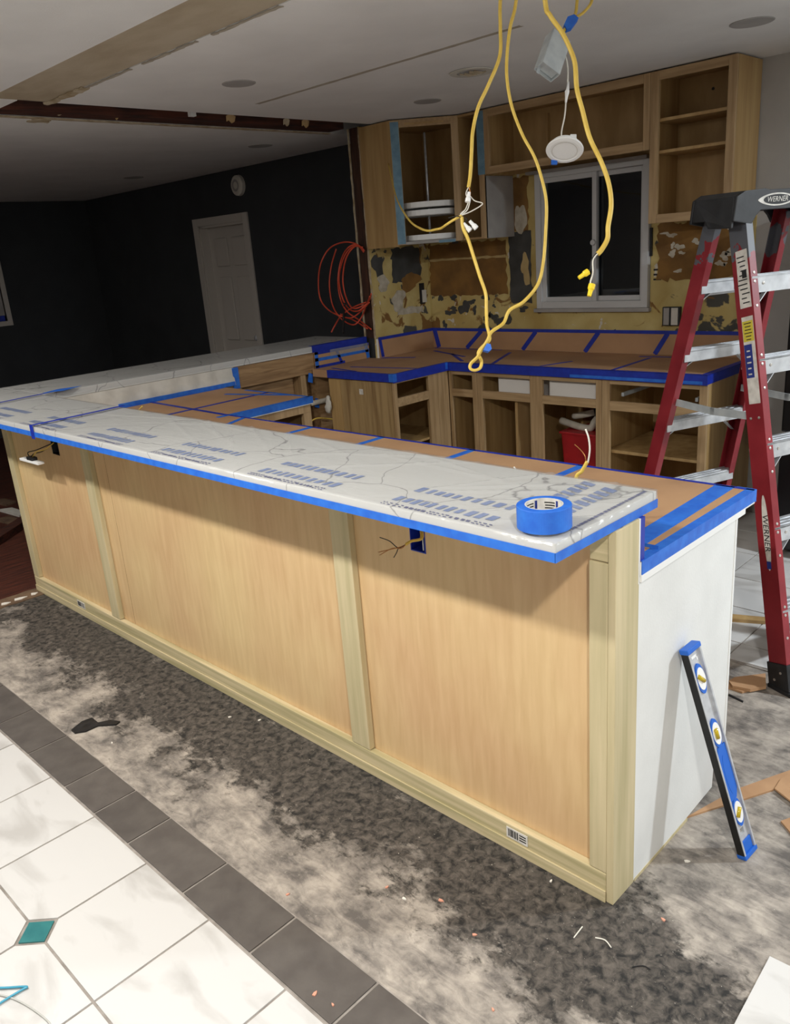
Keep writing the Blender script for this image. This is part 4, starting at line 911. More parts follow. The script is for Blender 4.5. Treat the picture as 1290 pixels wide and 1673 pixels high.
for sec, zs in ((1, (.30, .595, .89, 1.18, 1.46)), (-1, (.30, .595, .89, 1.18, 1.44))):
    for z in zs:
        p, q = on_rail(-1, sec, z), on_rail(1, sec, z); c = (p+q)/2; hl = (q-p).length/2-.003; dp = .04 if sec == 1 else .03
        k = MB(); k.obox(c+Vector((0, 0, .004)), wv_, ov, (0, 0, 1), (hl, dp, .003)); k.obox(c-Vector((0, 0, .022))+ov*(dp-.002)*sec, wv_, ov, (0, 0, 1), (hl, .002, .028)); k.obox(c-Vector((0, 0, .016))-ov*(dp-.002)*sec, wv_, ov, (0, 0, 1), (hl, .002, .02))
        for s in range(3): k.obox(c+Vector((0, 0, .0085))+ov*(s-1)*.022, wv_, ov, (0, 0, 1), (hl, .003, .0015))
        st = k.build('step', 'alu_worn', ld)
        for s in (-1, 1):
            e = on_rail(s, sec, z-.10); i = c+wv_*s*(hl-.095)-Vector((0, 0, .035)); e = e-wv_*s*.012+ov*sec*dp*.6; i = i+ov*sec*dp*.6; d = (e-i).normalized()
            MB().obox((e+i)/2, d, ov, d.cross(ov), ((e-i).length/2, .009, .0018)).build('knee_brace', 'alu_worn', st)
            m_ = c+wv_*s*(hl-.055)+ov*sec*(dp+.0005)-Vector((0, 0, .018)); MB().lathe(m_, ov*sec, [(0, .003), (.0055, .002), (.006, 0)], 10).build('rivet', 'rivet', st)
        if sec == 1:
            a, b, ax, o, ww, inn, dep, r = RA[-1, 1]
            for dz in (.012, -.018, -.10):
                pz = a+(b-a)*((z+dz)/ZT)+o*dep/2+inn*.014
                MB().lathe(pz, o, [(0, .003), (.005, .002), (.0055, 0)], 10).build('rivet', 'rivet', r)
# spreader bars
for s in (-1, 1):
    p = on_rail(s, 1, .98)-wv_*s*.02; q = on_rail(s, -1, .98)-wv_*s*.02; mdd = (p+q)/2+Vector((0, 0, -.01))
    for a, b in ((p, mdd), (mdd, q)):
        d = (b-a).normalized(); MB().obox((a+b)/2, d, wv_, d.cross(wv_), ((b-a).length/2+.01, .002, .014)).build('spreader_bar', 'galv', ld)
a, b, ax, o, ww, inn, dep, r = RA[-1, 1]
for s in (-.018, .018): MB().lathe(a+(b-a)*(.98/ZT)+o*s-inn*.002, -inn, [(0, .003), (.005, .002), (.0055, 0)], 10).build('rivet', 'rivet', r)
# cap: deep ends, arched long sides
def capo(u, v, z): return LM+wv_*u+ov*v+Vector((0, 0, z))
hw, hd_ = .245, .105
prof = [(-hw, 1.655), (-hw+.012, 1.735), (-hw+.05, 1.752), (-.10, 1.756), (-.08, 1.750), (.08, 1.750), (.10, 1.756), (hw-.05, 1.752), (hw-.012, 1.735), (hw, 1.655), (hw-.085, 1.640), (hw-.105, 1.668), (hw-.125, 1.685), (-hw+.125, 1.685), (-hw+.105, 1.668), (-hw+.085, 1.640)]
# two long cheeks, a top plate and two end cheeks
cap = MB()
for s in (-1, 1): cap.prism([capo(u, s*hd_ if s < 0 else hd_-.012, z) for u, z in prof], ov*.012)
cap.prism([capo(u, -hd_+.012, z) for u, z in ((-hw+.012, 1.735), (-hw+.05, 1.752), (hw-.05, 1.752), (hw-.012, 1.735), (hw-.012, 1.72), (-hw+.012, 1.72))], ov*(2*hd_-.024))
for s in (-1, 1):
    u0 = s*(hw-.006)
    cap.prism([capo(u0-.006*s, -hd_+.012, 1.66), capo(u0-.006*s, -.03, 1.66), capo(u0-.006*s, -.015, 1.635), capo(u0-.006*s, hd_-.012, 1.632), capo(u0-.016*s, hd_-.012, 1.735), capo(u0-.016*s, -hd_+.012, 1.735)], wv_*.010*s)
cp = cap.build('cap', 'black_plastic', ld, .003)
# oval badge with lettering on the long cheek
fc = capo(-.045, hd_+.0006, 1.718); ex, ey = wv_, Vector((0, 0, 1))
def disc(rx, rz, off, nm, m, par, pointy=1.0):
    pts = []
    for i in range(40):
        q = 2*math.pi*i/40; c_, s_ = math.cos(q), math.sin(q); pts.append(fc+ov*off+ex*rx*c_+ey*rz*(abs(s_)**pointy)*math.copysign(1, s_))
    return MB().prism(pts, ov*.0005).build(nm, m, par)
bd = disc(.092, .0215, 0, 'badge', 'label_white', cp, 1.5); disc(.066, .0165, .0006, 'badge_field', 'ink', bd)
text_mesh('WERNER', fc+ov*.0012, ex, ey, .025, 'label_white', 'badge_lettering', bd, .15)
# labels on the outside of the near rail
def rail_label(s0, s1, wd, off, nm, m, par, lift): 
    c = a+(b-a)*((s0+s1)/2/ZT)-inn*(.0022+lift)+o*off; return MB().obox(c, o, ww, ax, (wd/2, .0003, (b-a).length*(s1-s0)/ZT/2)).build(nm, m, par)
l1 = rail_label(1.36, 1.555, .050, .006, 'warning_label', 'label_white', r, 0)
for i in range(11): rail_label(1.375+.0155*i, 1.379+.0155*i, random.uniform(.02, .042), random.uniform(0, .012), 'label_text', 'ink', l1, .0006)
rail_label(1.46, 1.485, .02, .012, 'label_picture', 'ink', l1, .0007)
l2 = rail_label(1.03, 1.33, .050, .006, 'warning_label', 'label_white', r, 0)
rail_label(1.245, 1.315, .046, .006, 'label_band', 'label_yellow', l2, .0006); rail_label(1.12, 1.235, .034, -.001, 'label_band', 'label_blue', l2, .0006)
for i in range(6): rail_label(1.25+.011*i, 1.253+.011*i, random.uniform(.02, .04), .006, 'label_text', 'ink', l2, .001)
for i in range(5): rail_label(1.13+.02*i, 1.135+.02*i, random.uniform(.012, .02), -.001, 'label_text', 'label_white', l2, .001)
lz = (.44, .71)
cz = a+(b-a)*(sum(lz)/2/ZT)-inn*.0023; k = MB(); hl = (b-a).length*(lz[1]-lz[0])/ZT/2
k.prism([cz+ax*hl*math.cos(2*math.pi*i/24)+o*(.014*math.sin(2*math.pi*i/24)+.004) for i in range(24)], -inn*.0005); l3 = k.build('rail_logo', 'label_white', r)
text_mesh('WERNER', cz-inn*.0008+o*.004, -ax, o if (-ax).cross(o).dot(-inn) > 0 else -o, .034, 'ink', 'logo_lettering', l3, .1)
MB().obox(cz-ax*hl*.85-inn*.0012+o*.004, o, ww, ax, (.009, .0004, .014)).build('logo_accent', 'label_blue', l3)

# ================================================================ SPIRIT LEVEL
lv = thing('spirit_level', 'aluminium spirit level with blue ends leaning on the white drywall', 'level', (.185, .395, 0))
bot = Vector((.186, .392, .004)); tp = Vector((.022, .338, .612)); ua = (tp-bot).normalized()
nv = Vector((1, -.10, 0)); nv = (nv-ua*nv.dot(ua)).normalized(); va = ua.cross(nv); va = va if va.y > 0 else -va
LL = (tp-bot).length; cL = (tp+bot)/2
def lvbox(nm, s0, s1, v0, v1, n0, n1, m, par=None, bev=0):
    c = bot+ua*((s0+s1)/2)+va*((v0+v1)/2)+nv*((n0+n1)/2); return MB().obox(c, ua, va, nv, (abs(s1-s0)/2, abs(v1-v0)/2, abs(n1-n0)/2)).build(nm, m, par or lv, bev)
lvbox('flange', .012, LL-.012, -.029, -.023, -.012, .012, 'alu', None, .001); lvbox('flange', .012, LL-.012, .023, .029, -.012, .012, 'alu', None, .001)
lvbox('black_face', .012, LL-.012, -.0302, -.029, -.0105, .0105, 'black_gloss')
_k = MB()
for s0, s1, v0, v1 in ((.012, .066, -.023, .023), (.085, LL-.012, -.023, .023), (.066, .085, -.023, -.010), (.066, .085, .006, .023)): _k.obox(bot+ua*((s0+s1)/2)+va*((v0+v1)/2), ua, va, nv, ((s1-s0)/2, (v1-v0)/2, .004))
web = _k.build('web', 'alu', lv)
for s0, s1 in ((0, .014), (LL-.014, LL)): lvbox('end_cap', s0, s1, -.031, .031, -.0135, .0135, 'level_blue', None, .003)
lvbox('end_insert', .014, .05, -.022, .022, .004, .008, 'level_blue', None, .003)
def oval(s, v, rs, rv, n0, n1, nm, m, par):
    return MB().prism([bot+ua*(s+rs*math.cos(2*math.pi*i/28))+va*(v+rv*math.sin(2*math.pi*i/28))+nv*n0 for i in range(28)], nv*(n1-n0)).build(nm, m, par)
for s, tilt in ((.135, .7), (.375, 0), (LL-.095, -.7)):
    hs = oval(s, 0, .043, .0175, .004, .0085, 'vial_housing', 'level_blue', lv); wo = oval(s, 0, .032, .0165, .0085, .0098, 'vial_window', 'white_plastic', hs)
    d = ua*math.cos(tilt)+va*math.sin(tilt); c = bot+ua*(s+.002)+va*(-.004)+nv*.011; MB().tube([c-d*.014, c+d*.014], .006, 10).build('vial', 'vial', hs, smooth=True)
hn = MB().prism([bot+ua*(.25+x)+va*y+nv*.004 for x, y in ((-.075, -.018), (-.05, -.0225), (.06, -.0225), (.085, -.01), (.085, .0225), (-.05, .0225), (-.075, .01))], nv*.004).build('handle_surround', 'level_blue', lv)
oval(.25, 0, .058, .012, .008, .0086, 'handle_grip', 'level_blue', hn)
lvbox('maker_mark', LL-.035, LL-.028, -.012, .012, .0042, .005, 'white_plastic', web)
lvbox('maker_mark', LL-.045, LL-.028, .008, .012, .0042, .005, 'white_plastic', web)

# ================================================================ TAPE ROLL
tr = thing('tape_roll', 'roll of blue painters tape lying on the film-covered bar', 'tape roll', (-.075, -.165, HB+.008))
tc = (-.075, -.165, HB+.0075); ro, ri = .0575, .040
MB().lathe(tc, (0, 0, 1), [(ri, 0), (ro-.001, 0), (ro, .001), (ro, .048), (ro-.001, .049), (ri, .049), (ri, 0)], 64).build('tape', 'tape_blue', tr, smooth=False)
core = MB().lathe(tc, (0, 0, 1), [(ri-.002, .001), (ri, .0005), (ri, .0495), (ri-.002, .0495), (ri-.002, .001)], 48).build('core', 'label_white', tr)
# printed label inside the core
k = MB(); k2 = MB(); R = random.Random(12)
def arc(kk, q0, q1, z0, z1, r_):
    n = max(2, int((q1-q0)/.08))
    for i in range(n):
        A_, B_ = q0+(q1-q0)*i/n, q0+(q1-q0)*(i+1)/n
        kk.poly([(tc[0]+r_*math.cos(q), tc[1]+r_*math.sin(q), tc[2]+z) for q, z in ((A_, z0), (B_, z0), (B_, z1), (A_, z1))])
for g in range(5):
    q0 = g*1.257
    arc(k2, q0+.05, q0+.2, .004, .046, ri-.0026)
    for l in range(6): arc(k, q0+.28, q0+.28+R.uniform(.35, .75), .009+l*.006, .0115+l*.006, ri-.0026)
k.build('core_print', 'ink', core)['kind'] = 'stuff'; k2.build('core_print', 'label_blue', core)['kind'] = 'stuff'

# ================================================================ HANGING CABLES
def path(pts, sub=8): return spline([AT(*p) for p in pts], sub)
CEIL = lambda p: Vector((p.x, p.y, ZC+.01))
def with_ceiling(p, dx=0, dy=0):
    v = AT(*p); return [Vector((v.x+dx, v.y+dy, ZC)), Vector((v.x+dx*.7, v.y+dy*.7, (ZC+v.z)/2+.05))]
Dm = 2.1
c1 = thing('ceiling_cable', 'yellow cable hanging to the spliced white wire nuts', 'cable', with_ceiling((817, 0, Dm))[0])
P = with_ceiling((817, 0, Dm), .03)+[AT(*q) for q in ((817, 0, Dm), (817, 45, Dm), (816, 92, Dm), (797, 140, Dm), (781, 175, Dm), (772, 215, Dm), (770, 250, Dm), (768, 285, Dm), (765, 306, Dm))]
MB().tube(spline(P, 8), .0053, 8, .8).build('sheath', 'cable_yellow', c1, smooth=True)
J0 = AT(765, 306, Dm)
for pts, m in (([(765, 306), (761, 316), (764, 325)], 'wire_white'), ([(766, 306), (768, 316), (766, 326)], 'copper'), ([(766, 318), (775, 328), (788, 333), (770, 345), (753, 352)], 'wire_white'), ([(765, 330), (760, 342), (752, 351)], 'wire_white'), ([(767, 331), (763, 343), (753, 352)], 'wire_white')):
    MB().tube(spline([AT(x, y, Dm) for x, y in pts], 6), .0014, 6).build('wire', m, c1, smooth=True)
def nut(px, py, dx, dy, par, m, dep=Dm, ln=.026, r_=.007):
    p = AT(px, py, dep); d = (AT(px+dx, py+dy, dep)-p).normalized()
    return MB().lathe(p, d, [(0, 0), (r_*.6, 0), (r_*.7, ln*.5), (r_, ln*.62), (r_, ln), (0, ln)], 10).build('wire_nut', m, par)
nut(766, 314, -2, 14, c1, 'white_plastic')
c2 = thing('looped_cable', 'yellow cable looping low and tied with blue tape', 'cable', with_ceiling((843, 0, Dm))[0])
P = with_ceiling((843, 0, Dm), .03)+[AT(*q) for q in ((843, 0, Dm), (833, 45, Dm), (828, 90, Dm), (828, 130, Dm), (836, 175, Dm), (853, 220, Dm), (872, 255, Dm), (884, 290, Dm), (892, 330, Dm), (891, 380, Dm), (887, 430, Dm), (878, 465, Dm), (855, 493, Dm), (832, 507, Dm), (822, 528, Dm), (803, 542, Dm-.01), (796, 556, Dm-.012), (786, 572, Dm-.01), (780, 583, Dm-.006), (769, 594, Dm), (768, 602, Dm), (775, 605, Dm), (784, 601, Dm), (786, 590, Dm+.004), (781, 577, Dm+.008), (788, 566, Dm+.01), (799, 556, Dm+.012), (798, 543, Dm+.012), (795, 530, Dm+.01), (794, 505, Dm), (793, 480, Dm), (783, 450, Dm), (772, 415, Dm), (764, 390, Dm), (756, 372, Dm), (754, 355, Dm))]
MB().tube(spline(P, 7), .005, 8, .8).build('sheath', 'cable_yellow', c2, smooth=True)
tb = AT(796, 569, Dm-.02); MB().prism([AT(789, 572, Dm-.022), AT(795, 561, Dm-.022), AT(801, 562, Dm-.022), (AT(803, 570, Dm-.022)), AT(798, 574, Dm-.022)], FWD*.022).build('tape_tie', 'tape_blue', c2)
for pts, m in (([(754, 355), (752, 350), (758, 344)], 'wire_white'), ([(754, 356), (746, 353), (732, 356)], 'wire_black'), ([(753, 354), (762, 358), (756, 366)], 'wire_black')): MB().tube(spline([AT(x, y, Dm) for x, y in pts], 6), .0014, 6).build('wire', m, c2, smooth=True)
nut(757, 365, 9, 10, c2, 'white_plastic'); nut(767, 361, 9, 10, c2, 'white_plastic')
c3 = thing('branch_cable', 'thin yellow cable running from the splice back to the corner cabinet', 'cable', AT(754, 352, Dm))
far = W(634, 268, 'y', 2.574)
Q = [(754, 352, 2.1), (738, 361, 2.12), (729, 367, 2.14), (720, 373, 2.2), (711, 375, 2.3), (700, 377, 2.45), (688, 374, 2.7), (672, 364, 3.1), (660, 348, 3.6), (652, 334, 4.1), (645, 315, 4.6)]
PTS = spline([AT(*q) for q in Q]+[far], 7)
MB().tube(PTS, [.004]*len(PTS), 8, .8).build('sheath', 'cable_yellow', c3, smooth=True)
D4 = 1.85
c4 = thing('dropped_cable', 'yellow cable ending in two yellow wire nuts before the window', 'cable', with_ceiling((890, 0, D4))[0])
P = with_ceiling((892, 0, D4), -.03)+[AT(*q) for q in ((890, 0, D4), (898, 25, D4), (917, 52, D4), (931, 80, D4), (939, 105, D4), (942, 145, D4), (951, 180, D4), (963, 225, D4), (982, 265, D4), (994, 300, D4), (998, 335, D4), (993, 370, D4), (992, 390, D4), (983, 407, D4), (976, 415, D4))]
MB().tube(spline(P, 8), .0063, 8, .85).build('sheath', 'cable_yellow', c4, smooth=True)
MB().tube(spline([AT(x, y, D4) for x, y in ((976, 414), (968, 425), (968, 445), (964, 462), (966, 470))], 6), .0019, 6).build('wire', 'wire_white', c4, smooth=True)
MB().tube(spline([AT(x, y, D4) for x, y in ((975, 413), (966, 425), (964, 440), (958, 446))], 6), .0017, 6).build('wire', 'wire_black', c4, smooth=True)
nut(945, 454, 12, -8, c4, 'nut_yellow', D4, .026, .0075); nut(962, 484, 4, -16, c4, 'nut_yellow', D4, .028, .008)
# driver box with its supply and downlight
D5 = 2.6
db = thing('driver_box', 'galvanised driver box hanging from two taped yellow cables', 'junction box', AT(895, 95, D5))
ctop, cbot = AT(911, 64, D5), AT(893, 118, D5-.03); bx_ = (ctop-cbot).normalized(); br = (AT(925, 95, D5)-AT(895, 90, D5)); br = (br-bx_*br.dot(bx_)).normalized(); bn = br.cross(bx_)
cm = (ctop+cbot)/2; k = MB(); hl, hw2, hn2 = .066, .034, .022
rot = Matrix.Rotation(.45, 3, bx_); br = rot @ br; bn = rot @ bn
t = .0015
k.obox(cm-bn*hn2, bx_, br, bn, (hl, hw2, t)); k.obox(cm+bn*hn2, bx_, br, bn, (hl, hw2, t)); k.obox(cm-br*hw2, bx_, br, bn, (hl, t, hn2)); k.obox(cm+br*hw2, bx_, br, bn, (hl, t, hn2)); k.obox(cm+bx_*hl, bx_, br, bn, (t, hw2, hn2)); k.obox(cm-bx_*(hl-.012), bx_, br, bn, (t, hw2-.003, hn2-.003))
sh = k.build('box_shell', 'galv', db)
MB().obox(cm-bx_*(hl+.012)-br*(hw2-.004), bx_, br, bn, (.014, .005, .001)).build('mounting_tab', 'galv', db)
MB().obox(cm+bx_*(hl+.010)-br*.012, bx_, br, bn, (.012, .006, .001)).build('mounting_tab', 'galv', db)
for s in (-.02, .01, .035): MB().obox(cm+br*(hw2+.0016)+bx_*s, bx_, br, bn, (.006, .0006, .005)).build('knockout', 'rivet' if s != .01 else 'ink', db)
tt = AT(928, 37, D5)
for dx, px in ((-.02, 943), (.03, 966)):
    P = [Vector((AT(px, 0, D5).x, AT(px, 0, D5).y, ZC)), AT(px, -12, D5), AT(px-1, 5, D5), AT((px+936)/2, 22, D5), AT(931, 33, D5), AT(921, 50, D5), cm+bx_*(hl+.004)+br*.01]
    MB().tube(spline(P, 7), .005, 8, .8).build('supply_cable', 'cable_yellow', db, smooth=True)
MB().prism([AT(921, 40, D5-.012), AT(927, 27, D5-.012), AT(938, 23, D5-.012), AT(945, 29, D5-.012), AT(934, 44, D5-.012), AT(926, 47, D5-.012)], FWD*.022).build('tape_wrap', 'tape_blue', db)
dl = thing('downlight', 'round white slim downlight dangling by its thin white lead', 'light fixture', AT(922, 245, D5))
P = [cm+br*hw2+bx_*.01, AT(922, 90, D5), AT(927, 110, D5), AT(927, 135, D5)]
MB().tube(spline(P, 6), .0026, 8).build('lead', 'wire_white', dl, smooth=True)
MB().tube([AT(928, 134, D5), AT(927, 146, D5), AT(926, 150, D5), AT(925, 158, D5), AT(924, 168, D5)], [.003, .005, .0075, .005, .003], 10).build('plug', 'white_plastic', dl, smooth=True)
wc = AT(922, 245, D5)
ex_, ey_ = RGT, UPV; wn = (-FWD*.247-UPV*.969).normalized()
wn = (Matrix.Rotation(.12, 3, FWD) @ wn)
MB().tube(spline([AT(924, 168, D5), AT(922, 190, D5), AT(917, 215, D5), wc-wn*.02+RGT*-.012], 6), .0024, 8).build('lead', 'wire_white', dl, smooth=True)
MB().lathe(wc, wn, [(0, -.018), (.046, -.018), (.047, -.004), (.058, -.003), (.0595, 0), (.058, .003), (.047, .0045), (.045, .003), (0, .0035)], 48).build('trim_ring', 'white_plastic', dl, smooth=False)
MB().lathe(wc+wn*.0036, wn, [(.040, 0), (.0405, .0008), (.039, .0008), (.040, 0)], 40).build('lens_groove', 'off_white', dl)
for px, py, s in ((936, 224, 1), (905, 265, -1)):
    e = AT(px, py, D5+(.0 if s > 0 else .05)); MB().obox(e, RGT, UPV, FWD, (.010, .008, .004)).build('spring_clip', 'white_plastic' if s > 0 else 'level_blue', dl, .002)
    if s > 0: MB().obox(AT(936, 234, D5-.004), RGT, UPV, FWD, (.009, .006, .003)).build('clip_pad', 'level_blue', dl, .002)

# ================================================================ CEILING FITTINGS
def can(px, py, rx, label, z=ZC):
    p = W(px, py, 'z', z); t = MB().lathe((p.x, p.y, z-.004), (0, 0, 1), [(0, .0), (rx, 0), (rx+.004, .002), (rx+.004, .0045), (0, .0045)], 32).build('can_light_cover', 'can_grey', None)
    tag(t, label, 'light fixture', 'covered ceiling can lights')
can(390, 136, .075, 'grey round can cover on the ceiling nearer the header slot'); can(698, 165, .075, 'grey round can cover on the ceiling before the corner cabinet'); can(1228, 36, .085, 'grey round can cover on the ceiling near the tall wall cabinet')
can(425, 238, .085, 'slim round can cover on the living-room ceiling near the dark wall'); can(218, 290, .085, 'slim round can cover deeper in the living-room ceiling')
p = W(770, 117, 'z', ZC)
hc = thing('cut_can_hole', 'ragged round hole with wiring cut in the kitchen ceiling', 'ceiling hole', (p.x, p.y, ZC-.006))
MB().lathe((p.x, p.y, ZC-.006), (0, 0, 1), [(.072, 0), (.105, .0), (.108, .004), (.072, .0055), (.072, 0)], 32).build('ring', 'off_white', hc)
box('joist', (p.x-.11, p.y-.11, ZC+.0802), (p.x+.11, p.y+.11, ZC+.13), 'cab_side', hc)
for i in range(5): MB().tube([(p.x-.05+.02*i, p.y-.03+.012*(i % 3), ZC-.004), (p.x-.03+.02*i, p.y+.02, ZC-.012), (p.x-.02+.018*i, p.y+.04, ZC-.005)], .004, 6).build('torn_fibre', 'torn_paper', hc)
# ================================================================ ORANGE TUBING ON THE STUB WALL
px_ = thing('tubing_coil', 'loose coil of thin orange tubing hooked on the stub wall end', 'tubing', W(560, 470, 'y', 2.52))
def loop(pts, ys=2.54): return spline([W(x, y, 'y', ys+.004*i*(1 if i % 2 else -1)) for i, (x, y) in enumerate(pts)], 8)
for pts in ([(594, 408), (580, 398), (560, 396), (538, 406), (524, 430), (520, 460), (523, 488), (535, 505), (552, 515), (575, 522), (600, 537)],
            [(594, 412), (583, 400), (568, 405), (557, 425), (552, 455), (555, 485), (566, 508), (585, 522), (606, 538)],
            [(592, 404), (576, 403), (562, 420), (554, 450), (557, 480), (568, 503), (585, 508), (602, 492), (606, 480)],
            [(595, 410), (581, 402), (566, 420), (560, 450), (562, 475), (570, 497), (580, 504), (598, 496), (604, 484)],
            [(549, 407), (541, 435), (538, 465), (542, 495), (552, 515), (566, 527), (580, 530), (592, 515), (597, 500)],
            [(597, 494), (575, 503), (558, 515), (549, 528), (541, 543)],
            [(556, 513), (562, 518), (575, 519), (590, 508), (603, 494)]):
    MB().tube(loop(pts), .0052, 8).build('tube_run', 'pex', px_, smooth=True)
tag(MB().tube(spline([W(563, 495, 'y', 2.53), W(561, 520, 'y', 2.53), W(560, 545, 'y', 2.53)], 5), .008, 8).build('extension_cord', 'wire_black', None, smooth=True), 'short black cord behind the orange tubing coil', 'cord')

# ================================================================ LIVING ROOM ODDS AND ENDS
p = W(391, 303, 'y', YD); dt = thing('smoke_detector', 'round white detector on the charcoal wall above the door', 'detector', (p.x, YD, p.z-.08))
MB().lathe((p.x, YD, p.z), (0, -1, 0), [(0, .045), (.07, .042), (.085, .03), (.088, 0)], 28).build('detector_body', 'off_white', dt); MB().lathe((p.x, YD-.045, p.z), (0, -1, 0), [(.03, 0), (.045, .002), (.05, 0)], 24).build('vent_ring', 'grey_side', dt)
tb_ = thing('side_table', 'dark low table in the unlit corner behind the bar', 'table', (-6.6, 2.3, 0))
box('table_top', (-7.3, 2.05, .50), (-5.9, 2.65, .53), 'dark_stud', tb_, .003)
for x in (-7.26, -5.98):
    for y in (2.08, 2.58): box('leg', (x, y, 0), (x+.04, y+.04, .50), 'dark_stud', tb_)
def on_table(px): return W(px, 600, 'y', 2.3)
p = on_table(204); jar = thing('canister', 'dark-lidded canister with a tan band in the unlit corner', 'canister', (p.x, 2.3, .53))
MB().lathe((p.x, 2.3, .53), (0, 0, 1), [(0, 0), (.05, 0), (.05, .17), (0, .17)], 18).build('can_body', 'tan_band', jar); MB().lathe((p.x, 2.3, .70), (0, 0, 1), [(0, 0), (.062, 0), (.062, .045), (.045, .05), (0, .045)], 18).build('can_lid', 'dark_can', jar)
p = on_table(222); k = MB(); k.lathe((p.x, 2.22, .53), (0, 0, 1), [(0, 0), (.11, .01), (.14, .05), (.11, .10), (.06, .14), (0, .15)], 14)
tag(k.build('plastic_bag', 'bag', None, smooth=True), 'slumped pale plastic bag beside the canister', 'bag')
p = on_table(190); k = MB(); k.lathe((p.x, 2.3, .53), (0, 0, 1), [(0, 0), (.05, 0), (.06, .05), (.04, .09), (0, .09)], 12); tag(k.build('power_tool', 'dark_can', None), 'small dark tool left of the canister', 'tool')
p = on_table(181); tag(MB().tube([Vector((p.x+.06*math.cos(q*.5), 2.3, .60+.06*math.sin(q*.5))) for q in range(13)], .005, 6, closed=True).build('cord_loop', 'wire_black', None), 'black cord loop propped beside the small dark tool', 'cord')
# lumber and rubble on the subfloor at the left
a, b = W(0, 876, 'z', .03), W(37, 852, 'z', .03); d = (b-a).normalized(); a2 = a-d*.5; b2 = b+d*.6; s = Vector((-d.y, d.x, 0))*.045
tag(MB().prism([a2-s-Vector((0, 0, .03)), b2-s-Vector((0, 0, .03)), b2+s-Vector((0, 0, .03)), a2+s-Vector((0, 0, .03))], (0, 0, .05)).build('lumber', 'beam_wood', None, .003), 'dark lumber length lying on the red-brown subfloor', 'lumber')
for i, (px, py) in enumerate(((22, 838), (6, 822), (14, 852))):
    p = W(px, py, 'z', 0); R = random.Random(i); sx, sy = (.16, .05) if i == 0 else (.12, .06)
    tag(MB().prism([(p.x-sx, p.y-sy, 0), (p.x+sx, p.y-sy*.4, 0), (p.x+sx*.8, p.y+sy, 0), (p.x-sx*.7, p.y+sy*.7, 0)], (0, 0, .015)).build('drywall_scrap', 'dusty_wood' if i else 'off_white', None), ['pale flat drywall scrap beyond the dark lumber', 'dusty brown board scrap furthest past the lumber', 'dusty brown board scrap touching the dark lumber'][i], 'scrap')

# ================================================================ FRIDGE
fr = thing('refrigerator', 'black refrigerator standing behind the stepladder', 'refrigerator', (-.14, 2.9, 0))
box('cabinet', (-.565, 2.62, .03), (.28, 3.17, 1.74), 'black_gloss', fr, .006)
box('fridge_door', (-.565, 2.565, .06), (.28, 2.615, .64), 'black_gloss', fr, .01); box('fridge_door', (-.565, 2.565, .66), (.28, 2.615, 1.74), 'black_gloss', fr, .01)
for x in (-.5, .2): box('foot', (x, 2.66, 0.007), (x+.05, 2.72, .03), 'black_plastic', fr)
for z0, z1 in ((.70, 1.3), (.3, .6)): box('door_handle', (.20, 2.52, z0), (.23, 2.564, z1), 'black_gloss', fr, .005)

# ================================================================ FLOOR CLUTTER
def flat(name, pxs, th, m, label, cat, group=None, z=0.0):
    pts = [W(x, y, 'z', z+th) for x, y in pxs]; pts = [Vector((q.x, q.y, z)) for q in pts]
    return tag(MB().prism(pts, (0, 0, th)).build(name, m, None), label, cat, group)
flat('cardboard_strip', [(1120, 1335), (1150, 1318), (1200, 1290), (1250, 1272), (1290, 1258), (1310, 1262), (1262, 1290), (1200, 1310), (1160, 1322)], .006, 'cardboard', 'long torn cardboard strip behind the leaning level', 'cardboard')
flat('cardboard_scrap', [(1265, 1288), (1275, 1272), (1330, 1240), (1360, 1300), (1300, 1315)], .006, 'cardboard', 'wide cardboard scrap overlapping the end of the torn strip', 'cardboard', z=.006)
flat('cardboard_scrap', [(1275, 1341), (1300, 1332), (1350, 1350), (1330, 1400), (1296, 1366)], .006, 'cardboard', 'cardboard scrap on the bare concrete away from the strip', 'cardboard')
flat('cardboard_sheet', [(1190, 1112), (1200, 1106), (1250, 1100), (1251, 1121), (1225, 1126), (1196, 1120)], .012, 'cardboard', 'brown cardboard sheet at the ladder foot', 'cardboard', z=.007)
flat('cardboard_flap', [(1190, 1112), (1208, 1116), (1226, 1126), (1212, 1130), (1188, 1122)], .008, 'cardboard', 'lighter cardboard flap against the bar end near the ladder foot', 'cardboard', z=.0)
flat('wood_lath', [(1195, 1003), (1250, 1008), (1250, 1015), (1194, 1011)], .015, 'cab_side', 'wooden lath lying across the white tiles behind the ladder', 'lath', z=.007)
flat('wire_scrap', [(1190, 1133), (1214, 1145), (1213, 1147), (1190, 1136)], .003, 'ink', 'thin dark wire scrap on the concrete near the ladder foot', 'scrap')
flat('loose_tile', [(1257, 1562), (1330, 1598), (1300, 1760), (1190, 1690)], .008, 'tile_white', 'loose white marbled tile lying on the bare concrete', 'tile')
flat('black_membrane', [(116, 1192), (134, 1178), (150, 1172), (160, 1180), (180, 1176), (196, 1178), (190, 1183), (160, 1185), (140, 1194), (122, 1197)], .006, 'tar', 'curled black membrane flake beside the dark border tiles', 'scrap')
chips = [((632, 1450), 1), ((775, 1528), 1), ((544, 1646), 1), ((515, 1628), 1), ((805, 1650), 1), ((720, 1472), 1), ((1083, 1503), 1), ((660, 1469), 0), ((900, 1440), 0), ((1122, 1408), 0), ((375, 1172), 0), ((424, 1177), 0), ((183, 1214), 0), ((470, 1462), 1)]
